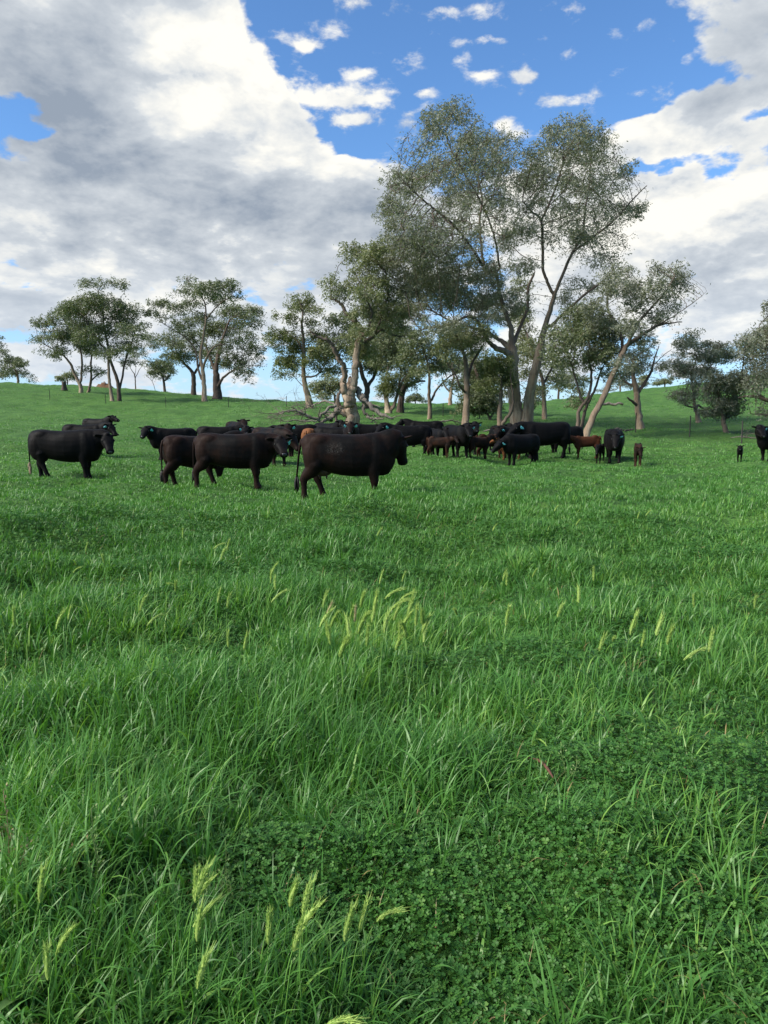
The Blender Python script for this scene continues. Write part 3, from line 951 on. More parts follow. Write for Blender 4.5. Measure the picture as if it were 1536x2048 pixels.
    build_tree('gum with a pale upright forked trunk directly left of the tallest gum', 50,
        [Z2([(428, 764, .30), (434, 690, .25), (438, 620, .22), (438, 550, .20), (434, 480, .18), (425, 430, .14), (405, 380, .08), (380, 310, .05)]),
         Z2([(440, 540, .15), (455, 490, .12, .5), (480, 440, .09, .8), (520, 380, .06, 1.2)]),
         Z2([(432, 600, .10), (400, 570, .08, -.6), (380, 520, .06, -.8), (340, 470, .03, -1)])],
        Z2b([(400, 350, 60, 50), (350, 320, 60, 45, .8), (450, 390, 50, 40, .6), (330, 400, 50, 40, .7), (500, 340, 50, 50, .7), (370, 440, 50, 30, .5), (430, 300, 50, 40, .6)]),
        leaf=M_GUM, nleaf=10000, L=0.22, Wd=0.07, natt=330, step=0.36, seed=21, clump=.34)
    build_tree('dark round bush of a tree with a short stem in front of the grove', 60,
        [Z2([(547, 738, .13), (540, 712, .11), (525, 690, .08), (500, 660, .05)]),
         Z2([(542, 715, .09), (560, 690, .07, .4), (575, 650, .05, .6)])],
        Z2b([(480, 640, 60, 40), (430, 650, 40, 35, .8), (530, 620, 50, 50), (500, 590, 50, 35, .7), (560, 660, 30, 30, .6), (440, 610, 40, 30, .6), (410, 680, 30, 18, .4), (480, 680, 50, 16, .5)]),
        leaf=M_GUM_DARK, nleaf=12000, L=0.24, Wd=0.1, natt=230, step=0.33, seed=22, clump=.34, name='bushy_tree')
    build_tree('young gum forking low in a V beside the foot of the tallest gum', 49,
        [Z2([(590, 772, .24), (584, 715, .19), (590, 650, .16), (592, 590, .14), (590, 540, .1), (585, 470, .06)]),
         Z2([(592, 750, .15), (615, 715, .13, -.3), (638, 670, .11, -.4), (640, 600, .08, -.4), (630, 530, .05, -.4)])],
        Z2b([(590, 480, 50, 50), (550, 510, 50, 45, .9), (620, 540, 40, 40, .6), (560, 450, 50, 30, .7), (530, 560, 50, 30, .5)]),
        leaf=M_GUM_BRIGHT, nleaf=9000, L=0.22, Wd=0.075, natt=210, step=0.34, seed=23, clump=.34)
    build_tree('pale slender trunked gum far back on the rise in the gap of the grove', 96,
        [Z2([(362, 645, .30), (364, 610, .26), (370, 570, .2), (378, 530, .15), (370, 480, .1)]),
         Z2([(364, 600, .15), (340, 570, .12, .4), (330, 540, .08, .6)])],
        Z2b([(370, 470, 50, 40), (310, 490, 40, 30, .7), (420, 480, 50, 35, .7), (470, 560, 60, 60, .8), (520, 600, 60, 40, .8)]),
        leaf=M_GUM_DARK, nleaf=8000, L=0.36, Wd=0.14, natt=150, step=0.6, seed=24, clump=.6, tip=.022)
    build_tree('wide dark gum filling the gap behind the left limb of the tallest gum', 72,
        [Z2([(500, 700, .3), (498, 620, .26), (490, 540, .2), (470, 470, .14), (450, 380, .08)]),
         Z2([(500, 600, .18), (560, 540, .14, 1), (620, 470, .1, 1.4)])],
        Z2b([(480, 520, 70, 60), (540, 570, 60, 50, .8), (430, 560, 50, 40, .7), (500, 450, 70, 45, .7), (600, 600, 50, 50, .5), (680, 420, 50, 60, .5), (740, 610, 40, 50, .8), (700, 640, 40, 30, .4)]),
        leaf=M_GUM_DARK, bark=M_BARK_ROUGH, nleaf=13000, L=0.32, Wd=0.12, natt=260, step=0.5, seed=25, clump=.5, tip=.018)
    build_tree('bushy gum whose foliage shows behind the fork of the tallest gum', 64,
        [Z2([(790, 700, .24), (785, 620, .2), (780, 540, .16), (750, 460, .12), (720, 380, .08)]),
         Z2([(783, 560, .14), (820, 500, .1, .6), (860, 440, .07, 1)])],
        Z2b([(750, 480, 60, 50, .7), (800, 440, 60, 50, .8), (700, 350, 50, 50, .8), (690, 260, 45, 60, .8), (830, 540, 60, 30, .6), (770, 600, 30, 40, .7), (740, 400, 50, 50, .6), (680, 130, 40, 50, .6), (860, 480, 60, 40, .6), (700, 500, 30, 60, .3)]),
        leaf=M_GUM, nleaf=13000, L=0.28, Wd=0.09, natt=330, step=0.45, seed=26, clump=.42)

    # ---- right hand side
    build_tree('sparse gum with pale straight trunk and dead stub, right of the leaning gum', 51,
        [Z2([(1222, 770, .33), (1216, 720, .26), (1208, 650, .23), (1205, 600, .22), (1195, 560, .20), (1185, 500, .12), (1190, 450, .08)]),
         Z2([(1210, 600, .15), (1250, 560, .12, .5), (1290, 500, .10, .8), (1310, 440, .06, 1), (1330, 380, .03, 1)]),
         Z2([(1212, 660, .12), (1185, 645, .11, -.3), (1150, 622, .06, -.6)]),
         Z2([(1300, 470, .04, .9), (1340, 430, .03, .7), (1375, 400, .015, .5)]),
         Z2([(1190, 570, .10), (1150, 540, .08, .3), (1130, 500, .05, .5)])],
        Z2b([(1230, 420, 50, 35, .9), (1190, 440, 40, 35, .6), (1180, 500, 45, 30, .5), (1140, 520, 40, 35, .6), (1325, 475, 28, 22, .9), (1340, 520, 18, 20, .4), (1240, 480, 40, 30, .25)]),
        leaf=M_GUM_GREY, nleaf=6000, L=0.21, Wd=0.065, natt=220, step=0.34, seed=27, clump=.32, tip=.010)
    build_tree('rounded dense gum on a short pinkish trunk, left of the right slope pair', 60,
        [Z6([(700, 1265, .26), (695, 1200, .20), (680, 1100, .18), (660, 1050, .17), (650, 980, .14), (640, 850, .1), (620, 700, .07)], True),
         Z6([(675, 1080, .12), (720, 1020, .1, .4), (800, 1050, .08, .8), (900, 1060, .05, 1)], True),
         Z6([(660, 1050, .1), (580, 1040, .08, -.3), (500, 1020, .05, -.5)], True),
         Z6([(650, 900, .1), (750, 800, .08, .7), (850, 650, .06, 1), (950, 500, .04, 1)], True)],
        Z6([(600, 190, 110, 65), (520, 290, 100, 60, .8), (650, 300, 80, 60, .7), (520, 400, 90, 50, .6), (820, 300, 110, 60), (950, 310, 100, 60), (450, 520, 110, 80), (560, 600, 130, 90), (430, 620, 80, 60, .8), (700, 450, 110, 80, .8), (820, 440, 120, 90), (1000, 440, 130, 100), (760, 620, 130, 90), (680, 750, 130, 90), (500, 880, 130, 60, .8), (380, 890, 80, 50, .7), (620, 900, 120, 70, .9), (560, 980, 80, 40, .5), (280, 540, 70, 70, .7)]),
        leaf=M_GUM_GREY, nleaf=21000, L=0.24, Wd=0.085, natt=700, step=0.4, seed=28, clump=.38)
    build_tree('lower gum with hanging clumps and thin pale trunk, right of that slope pair', 46,
        [Z6([(1035, 1420, .17), (1025, 1330, .15), (1005, 1250, .14), (1000, 1180, .12), (980, 1080, .1), (950, 950, .08)], True),
         Z6([(1005, 1200, .09), (1060, 1180, .07, .3), (1150, 1150, .05, .5), (1270, 1120, .04, .6)], True)],
        Z6([(850, 830, 120, 90), (1000, 780, 130, 90), (1130, 700, 130, 80), (1180, 800, 90, 70, .8), (900, 960, 110, 70, .8), (1020, 1030, 100, 80, .8), (1130, 1000, 100, 70, .7), (870, 1090, 90, 60, .7), (1000, 1130, 90, 50, .6), (1080, 880, 120, 70, .8), (920, 700, 110, 70, .7), (1180, 1080, 60, 50, .4)]),
        leaf=M_GUM_GREY, nleaf=15500, L=0.22, Wd=0.075, natt=520, step=0.34, seed=29, clump=.32)
    build_tree('big gum cut off by the right edge, dark limbs reaching in from the right', 44,
        [[(1585, 885, .34), (1580, 840, .30), (1570, 800, .24), (1560, 740, .18), (1545, 700, .12)],
         [(1572, 810, .18), (1536, 799, .13, .3), (1515, 792, .12, .4), (1500, 792, .08, .4), (1483, 795, .04, .4)],
         [(1536, 799, .1, .3), (1520, 785, .08, .3), (1505, 776, .06, .2), (1490, 775, .03, .2)],
         [(1568, 850, .10, -.4), (1540, 832, .08, -.7), (1510, 829, .05, -.9), (1485, 828, .03, -1)]],
        Z6([(1450, 130, 90, 60), (1380, 180, 70, 60, .8), (1500, 230, 100, 80), (1400, 300, 90, 60, .8), (1480, 350, 90, 70), (1380, 420, 70, 50, .6), (1500, 470, 90, 60), (1470, 600, 70, 60), (1450, 680, 60, 40, .7), (1250, 230, 100, 50, .6), (1180, 260, 70, 40, .5), (1480, 1000, 60, 60, .7), (1500, 1120, 60, 60, .8), (1440, 1180, 50, 30, .5), (1450, 850, 80, 30, .4), (1350, 990, 60, 40, .4)])
        + [(1560, 660, 40, 30), (1590, 700, 50, 40), (1600, 760, 50, 40), (1620, 640, 50, 40), (1570, 620, 40, 30), (1505, 705, 34, 34), (1518, 745, 30, 34), (1490, 690, 24, 22, .8), (1530, 680, 30, 30), (1512, 770, 26, 20, .7)],
        leaf=M_GUM_GREY, bark=M_BARK, nleaf=30000, L=0.22, Wd=0.075, natt=760, step=0.36, seed=30, clump=.36)

    # ---- left hill
    Gh = 'gums standing on the left hill'
    build_tree('gum leaning left at the left end of the hill clump, pale forked base', 105,
        [Z7([(447, 720, .32), (440, 660, .26), (410, 600, .22), (385, 540, .18), (340, 490, .13), (270, 450, .08), (220, 420, .05)], True),
         Z7([(445, 650, .2), (440, 560, .18, .6), (430, 480, .15, 1), (400, 400, .1, 1.4)], True)],
        Z7([(240, 320, 50, 35, .8), (320, 290, 60, 45), (200, 410, 40, 25, .7), (250, 400, 50, 35), (340, 390, 60, 50), (290, 500, 35, 25, .7), (330, 470, 50, 30, .6), (380, 250, 60, 50, .9), (400, 340, 50, 50, .7), (230, 470, 25, 20, .4)]),
        leaf=M_GUM_DARK, nleaf=13000, L=0.36, Wd=0.13, natt=360, step=0.6, seed=41, clump=.52, tip=.02, group=Gh)
    build_tree('slender gum with two thin pale stems second from the left on the hill', 107,
        [Z7([(483, 718, .24), (492, 670, .2), (500, 620, .18), (498, 550, .15), (500, 480, .12), (470, 400, .08)], True),
         Z7([(495, 640, .13), (530, 600, .11, .5), (575, 570, .07, 1)], True)],
        Z7([(450, 430, 50, 50), (500, 460, 50, 50, .8), (420, 380, 50, 40, .7), (470, 360, 60, 50, .8), (540, 590, 35, 25, .5), (480, 570, 35, 25, .4)]),
        leaf=M_GUM_DARK, nleaf=8000, L=0.36, Wd=0.13, natt=220, step=0.55, seed=42, clump=.5, tip=.02, group=Gh)
    build_tree('tallest gum of the left hill, crooked black trunk and flat tuft on top', 97,
        [Z7([(655, 748, .32), (652, 690, .28), (640, 620, .26), (618, 560, .22), (600, 500, .2), (590, 430, .17), (570, 340, .13), (560, 240, .09), (540, 150, .05)], True),
         Z7([(655, 690, .18, 0), (662, 600, .16, .8), (670, 520, .14, 1.2), (700, 420, .1, 1.6), (720, 330, .06, 1.8)], True)],
        Z7([(560, 100, 120, 22, .6), (470, 110, 50, 20, .5), (660, 110, 45, 28, .6), (520, 190, 100, 45), (600, 230, 100, 60), (690, 280, 70, 60), (740, 250, 50, 40, .6), (640, 340, 90, 60), (720, 370, 70, 55, .8), (560, 330, 80, 60, .8), (780, 330, 40, 30, .5), (650, 440, 70, 50, .7), (730, 450, 60, 40, .6), (600, 480, 50, 40, .5), (700, 530, 50, 30, .4)]),
        leaf=M_GUM_DARK, bark=M_BARK_ROUGH, nleaf=22000, L=0.34, Wd=0.125, natt=600, step=0.55, seed=43, clump=.5, tip=.018, group=Gh)
    build_tree('gum with a straight pale trunk dark at the foot beside the crooked black trunk', 96,
        [Z7([(618, 752, .28), (610, 700, .23), (600, 630, .2), (596, 560, .18), (590, 480, .15), (540, 420, .1), (500, 360, .06)], True)],
        Z7([(480, 230, 90, 50), (400, 230, 60, 40, .8), (440, 300, 80, 60), (360, 260, 50, 40, .7), (520, 380, 80, 60, .8), (460, 400, 60, 40, .6), (560, 480, 60, 40, .5)]),
        leaf=M_GUM_DARK, nleaf=13000, L=0.34, Wd=0.125, natt=330, step=0.55, seed=44, clump=.5, tip=.018, group=Gh)
    build_tree('gum with a whitish trunk and wide fan of bare-looking branches on the hill', 98,
        [Z7([(1122, 712, .42), (1118, 650, .32), (1112, 580, .27), (1100, 500, .22), (1115, 400, .18), (1130, 300, .14), (1120, 200, .09), (1060, 120, .05)], True),
         Z7([(1112, 580, .2), (1140, 510, .17, -.6), (1190, 450, .13, -1), (1250, 440, .06, -1.2)], True),
         Z7([(1110, 640, .18), (1080, 560, .15, .6), (1060, 460, .12, 1), (1000, 390, .09, 1.4), (920, 340, .06, 1.6), (840, 290, .03, 1.8)], True),
         Z7([(1130, 300, .12), (1200, 230, .09, -.8), (1280, 180, .05, -1.2)], True)],
        Z7([(1030, 80, 50, 22, .7), (880, 210, 60, 25, .8), (820, 260, 40, 22, .5), (970, 240, 45, 35, .8), (960, 150, 40, 25, .35), (1060, 140, 70, 45, .8), (1150, 140, 80, 45), (1240, 110, 70, 35, .8), (1290, 160, 50, 35, .6), (1200, 190, 70, 40, .7), (1050, 210, 60, 35, .6), (900, 290, 50, 30, .7), (1090, 290, 70, 40, .7), (1010, 330, 60, 40, .6)]),
        leaf=M_GUM_DARK, nleaf=16000, L=0.34, Wd=0.125, natt=480, step=0.55, seed=45, clump=.46, tip=.018, group=Gh)
    build_tree('dark gum with a thick short trunk at the right end of the hill clump', 106,
        [Z7([(1190, 690, .75), (1188, 630, .6), (1185, 570, .4), (1200, 480, .3), (1230, 380, .2), (1260, 300, .12)], True),
         Z7([(1200, 670, .3, -.4), (1230, 620, .2, -.7), (1290, 580, .13, -.9), (1350, 560, .07, -1)], True),
         Z7([(1190, 600, .3), (1150, 520, .22, .8), (1120, 440, .15, 1.2)], True)],
        Z7([(1270, 260, 80, 40), (1390, 250, 55, 40, .9), (1340, 300, 70, 45, .8), (1250, 340, 90, 50), (1400, 310, 40, 40, .6), (1180, 360, 80, 50, .8), (1330, 400, 80, 50, .9), (1250, 450, 90, 60), (1160, 470, 70, 50, .8), (1390, 470, 60, 50, .8), (1290, 530, 80, 45, .8), (1340, 590, 60, 40, .8), (1410, 540, 40, 40, .6), (1200, 540, 60, 40, .5), (1370, 630, 25, 20, .5)]),
        leaf=M_GUM_DARK, bark=M_BARK_ROUGH, nleaf=24000, L=0.36, Wd=0.14, natt=560, step=0.6, seed=46, clump=.55, tip=.02, group=Gh)
    build_tree('squat gum with a black trunk left of the whitish trunk on the hill', 114,
        [Z7([(1062, 670, .42), (1062, 620, .36), (1050, 580, .28), (1010, 540, .2), (970, 490, .12)], True),
         Z7([(1062, 600, .25), (1090, 540, .18, .6), (1090, 460, .12, 1)], True)],
        Z7([(960, 440, 50, 40), (1020, 440, 70, 50), (940, 510, 50, 40, .8), (1000, 510, 60, 40, .8), (1070, 400, 60, 50, .8), (1100, 490, 60, 40, .7), (900, 410, 40, 30, .6), (970, 370, 60, 35, .6)]),
        leaf=M_GUM_DARK, bark=M_BARK_ROUGH, nleaf=11000, L=0.38, Wd=0.14, natt=260, step=0.6, seed=47, clump=.55, tip=.022, group=Gh)
    build_tree('small dark gum with several stems on the skyline between the two hill clumps', 128,
        [Z7([(905, 656, .26), (895, 620, .2), (880, 590, .14), (850, 560, .08)], True),
         Z7([(903, 640, .18), (930, 600, .13, .3), (950, 560, .08, .4)], True),
         Z7([(850, 648, .05, .4, 1), (830, 635, .06, .4), (800, 610, .06, .5)], True)],
        Z7([(820, 545, 45, 25), (880, 560, 60, 30), (850, 590, 50, 22, .7), (930, 580, 40, 30, .8), (900, 610, 40, 20, .6), (870, 535, 40, 15, .6)]),
        leaf=M_GUM_DARK, bark=M_BARK_ROUGH, nleaf=6500, L=0.38, Wd=0.15, natt=170, step=0.55, seed=48, clump=.5, tip=.024, group=Gh)
    build_tree('thin nearly bare sapling fanning out on the skyline of the left hill', 130,
        [Z7([(742, 640, .12), (740, 610, .1), (725, 580, .07), (705, 550, .04), (690, 530, .02)], True),
         Z7([(742, 620, .08), (760, 580, .06, .2), (790, 530, .03, .3), (810, 500, .02)], True),
         Z7([(741, 610, .06), (745, 560, .04), (740, 500, .02), (735, 460, .015)], True)],
        Z7([(760, 480, 50, 30, .5), (830, 400, 50, 30, .9), (850, 440, 50, 30, .8), (800, 390, 40, 20, .5), (720, 500, 40, 30, .3)]),
        leaf=M_GUM_DARK, nleaf=3600, L=0.36, Wd=0.13, natt=170, step=0.5, seed=49, clump=.5, tip=.02, group=Gh)
    build_tree('grey-green low bush on the skyline behind the leftmost hill gum', 132,
        [Z7([(370, 640, .12), (368, 620, .1), (360, 600, .05)], True)],
        Z7([(360, 615, 45, 20), (395, 600, 25, 20, .8), (330, 625, 20, 14, .6), (410, 620, 20, 14, .5)]),
        leaf=M_GUM, nleaf=3000, L=0.34, Wd=0.13, natt=80, step=0.45, seed=50, clump=.42, tip=.022, name='bush', group=Gh)
    build_tree('spreading low gum at the far left skyline with open rounded crown', 140,
        [Z7([(100, 640, .3), (95, 600, .22), (80, 570, .14), (60, 540, .08)], True)],
        Z7([(70, 525, 50, 25), (40, 560, 40, 30, .7), (110, 545, 40, 25, .8), (90, 590, 50, 30), (150, 590, 30, 20, .6), (30, 590, 40, 30), (165, 615, 25, 14, .6), (200, 628, 20, 8, .5)]),
        leaf=M_GUM_DARK, nleaf=7500, L=0.38, Wd=0.15, natt=190, step=0.6, seed=51, clump=.5, tip=.024, group=Gh)
    build_tree('gum cut by the left edge of the picture at the far left skyline', 132,
        [Z7([(-30, 640, .3), (-30, 580, .24), (-25, 530, .16), (-10, 480, .1)], True)],
        Z7([(10, 440, 25, 18), (15, 480, 30, 25, .9), (-40, 460, 50, 40), (-60, 520, 60, 40), (5, 600, 30, 20, .8), (-30, 400, 40, 30, .6)]),
        leaf=M_GUM_DARK, nleaf=5500, L=0.38, Wd=0.15, natt=150, step=0.6, seed=52, clump=.5, tip=.024, group=Gh)

    # ---- far skyline on the right
    Gf = 'far trees on the right skyline'
    build_tree('far dark spreading gum on the skyline just right of the tallest gum', 165,
        [Z2([(850, 612, .3), (852, 590, .22), (845, 565, .14)]), Z2([(852, 596, .16), (880, 575, .12, .5), (900, 560, .08, 1)])],
        Z2b([(840, 575, 25, 12), (880, 560, 45, 25), (930, 565, 40, 22, .9), (900, 530, 50, 22, .9), (860, 520, 35, 16, .7), (950, 590, 30, 14, .6), (965, 545, 30, 25, .7)]),
        leaf=M_GUM_DARK, bark=M_BARK_ROUGH, nleaf=8000, L=0.42, Wd=0.17, natt=200, step=0.7, seed=61, clump=.6, tip=.028, group=Gf)
    build_tree('far greyish gum on the skyline behind the leaning trunk', 172,
        [Z2([(1130, 600, .25), (1130, 570, .2), (1125, 540, .12)])],
        Z2b([(1120, 545, 35, 20), (1150, 565, 30, 16, .8), (1090, 570, 30, 16, .7), (1060, 590, 40, 10, .5), (1200, 570, 50, 14, .7), (1230, 550, 30, 14, .6)]),
        leaf=M_GUM_GREY, nleaf=5000, L=0.42, Wd=0.17, natt=130, step=0.7, seed=62, clump=.55, tip=.028, group=Gf)
    build_tree('far rounded bush on the skyline at the foot of the right slope gums', 172,
        [Z6([(300, 790, .22), (300, 760, .15), (310, 730, .08)], True)],
        Z6([(290, 735, 60, 35), (230, 750, 50, 25, .8), (170, 765, 40, 16, .6), (340, 720, 40, 35, .8), (40, 700, 50, 40, .6), (60, 740, 40, 30, .5)]),
        leaf=M_GUM, nleaf=4500, L=0.42, Wd=0.17, natt=110, step=0.6, seed=63, clump=.5, tip=.028, name='bush', group=Gf)
    build_tree('far low bush on the skyline seen through the dark grove', 125,
        [Z2([(205, 640, .15), (205, 625, .1), (205, 612, .05)])],
        Z2b([(205, 620, 30, 14), (180, 628, 20, 10, .7), (235, 628, 20, 10, .7)]),
        leaf=M_GUM_DARK, nleaf=2600, L=0.36, Wd=0.15, natt=60, step=0.45, seed=64, clump=.42, tip=.024, name='bush', group=Gf)


all_trees()


# ---------------------------------------------------------------- cattle
def m_hide(name, base, warm, warm_amt, patch=False):
    m, T = mat_new(name)
    tc = T.n('ShaderNodeTexCoord').outputs['Object']
    sep = T.n('ShaderNodeSeparateXYZ'); T.put(sep.inputs[0], tc)
    n1 = T.noise(tc, 2.2, 4, 0.6)
    n2 = T.noise(T.scale(tc, (1, 1, 0.35)), 26.0, 4, 0.7)
    n3 = T.noise(T.scale(tc, (1.2, 1.2, 0.5)), 70.0, 3, 0.7)
    # sun-bleached brown on thighs, shoulders and lower legs
    low = T.smooth(sep.outputs[2], 0.9, 0.35)
    rear = T.smooth(sep.outputs[0], -0.35, -0.8)
    f = T.m('ADD', T.smooth(n1, 0.42, 0.66), T.m('MULTIPLY', T.m('MAXIMUM', low, rear), 0.55))
    f = T.m('MULTIPLY', f, warm_amt, clamp=True)
    c = T.mix(f, base, warm)
    c = T.mix(T.m('MULTIPLY', T.smooth(n2, 0.5, 0.75), 0.45), c, tuple(min(1, q * 1.9 + 0.0025) for q in base))
    if patch:
        # dried mud speckles on the flank
        q = T.v('SUBTRACT', tc, (-0.23, -0.36, 1.03))
        q = T.v('MULTIPLY', q, (4.6, 1.0, 7.5))
        r = T.v('LENGTH', q, out=1)
        sp = T.smooth(T.noise(tc, 52.0, 3, 0.8), 0.50, 0.60)
        k = T.m('MULTIPLY', T.smooth(T.m('ADD', r, T.m('MULTIPLY', T.noise(tc, 9, 3, 0.6), 0.8)), 1.5, 0.9), sp)
        side = T.smooth(sep.outputs[1], -0.1, -0.2)
        c = T.mix(T.m('MULTIPLY', T.m('MULTIPLY', k, side), 0.38), c, (0.12, 0.11, 0.10))
    h = T.m('ADD', T.m('MULTIPLY', n2, 0.5), T.m('MULTIPLY', n3, 0.5))
    b = principled(T, c, 0.62, 0.10, bump(T, h, 0.6, 0.012))
    b.inputs['Sheen Weight'].default_value = 0.02
    b.inputs['Sheen Roughness'].default_value = 0.45
    b.inputs['Sheen Tint'].default_value = (0.75, 0.68, 0.62, 1)
    finish(T, b.outputs[0])
    return m


HIDE = {
    'black': m_hide('black_hide', (0.0018, 0.0018, 0.0022), (0.0045, 0.0032, 0.003), 0.6),
    'brownish': m_hide('rusty_black_hide', (0.0022, 0.0019, 0.0020), (0.0145, 0.0062, 0.0038), 0.8),
    'patched': m_hide('rusty_black_hide_with_mud', (0.0022, 0.0019, 0.0020), (0.0145, 0.0062, 0.0038), 0.8, True),
    'brown': m_hide('brown_hide', (0.008, 0.0048, 0.0036), (0.034, 0.014, 0.0075), 0.9),
    'red': m_hide('red_hide', (0.05, 0.018, 0.009), (0.095, 0.034, 0.014), 0.8),
    'ginger': m_hide('ginger_hide', (0.13, 0.052, 0.022), (0.18, 0.075, 0.03), 0.8),
}


def m_plain(name, col, rough=0.5, spec=0.4, nz=0.0):
    m, T = mat_new(name)
    if nz:
        tc = T.n('ShaderNodeTexCoord').outputs['Object']
        c = T.mix(T.smooth(T.noise(tc, 14, 4, 0.7), 0.35, 0.7), col, tuple(q * (1 - nz) for q in col))
    else:
        c = col
    b = principled(T, c, rough, spec)
    finish(T, b.outputs[0])
    return m


M_TAG = m_plain('pale_blue_plastic', (0.22, 0.74, 0.95), 0.4)
M_EYE = m_plain('wet_dark_eye', (0.006, 0.005, 0.005), 0.08, 0.6)
M_MUZZLE = m_plain('damp_grey_muzzle', (0.040, 0.040, 0.045), 0.28, 0.6, 0.4)
M_SWITCH = m_plain('black_tail_hair', (0.014, 0.011, 0.010), 0.6, 0.3, 0.4)
M_SWITCH_PALE = m_plain('blond_tail_hair', (0.30, 0.22, 0.15), 0.7, 0.2, 0.5)
M_UDDER = m_plain('dusky_udder_skin', (0.075, 0.040, 0.030), 0.6, 0.3, 0.5)
M_HOOF = m_plain('dark_hoof', (0.035, 0.028, 0.022), 0.5, 0.3, 0.3)


def loft(bm, rings, sides=20, expo=2.2, top_flat=1.0):
    """rings: (centre Vector, forward Vector, half width, half height up, half height down)"""
    prev = None
    first = None
    for c, f, hw, hu, hd in rings:
        f = f.normalized()
        rt = f.cross(Vector((0, 0, 1)))
        if rt.length < 1e-4: rt = Vector((0, -1, 0))
        rt.normalize(); up = rt.cross(f).normalized()
        ring = []
        for k in range(sides):
            a = 2 * math.pi * k / sides
            ca, sa = math.cos(a), math.sin(a)
            x = math.copysign(abs(ca) ** (2 / expo), ca) * hw
            y = math.copysign(abs(sa) ** (2 / expo), sa) * (hu if sa > 0 else hd)
            ring.append(bm.verts.new(c + rt * x + up * y))
        if prev:
            for k in range(sides):
                bm.faces.new((prev[k], prev[(k + 1) % sides], ring[(k + 1) % sides], ring[k]))
        else:
            first = ring
        prev = ring
    bm.faces.new(list(reversed(first))); bm.faces.new(prev)


def limb(bm, pts, sides=12):
    """pts: (Vector, radius along x, radius along y)"""
    rings = []
    prev = None; first = None
    for i, (p, rx, ry) in enumerate(pts):
        a = pts[max(0, i - 1)][0]; b = pts[min(len(pts) - 1, i + 1)][0]
        t = (b - a).normalized()
        u = Vector((1, 0, 0)); u = (u - t * u.dot(t)).normalized(); v = t.cross(u)
        ring = [bm.verts.new(p + u * rx * math.cos(2 * math.pi * k / sides) + v * ry * math.sin(2 * math.pi * k / sides)) for k in range(sides)]
        if prev:
            for k in range(sides):
                bm.faces.new((prev[k], prev[(k + 1) % sides], ring[(k + 1) % sides], ring[k]))
        else: first = ring
        prev = ring
    bm.faces.new(list(reversed(first))); bm.faces.new(prev)


def ellipsoid(bm, c, rx, ry, rz, rot=None, seg=14):
    m = Matrix.Translation(c) @ (rot.to_matrix().to_4x4() if rot else Matrix.Identity(4)) @ Matrix.Diagonal((rx, ry, rz, 1))
    bmesh.ops.create_uvsphere(bm, u_segments=seg, v_segments=seg // 2 + 2, radius=1.0, matrix=m)


def spline1(xs, ys, x):
    return float(np.interp(x, xs, ys))


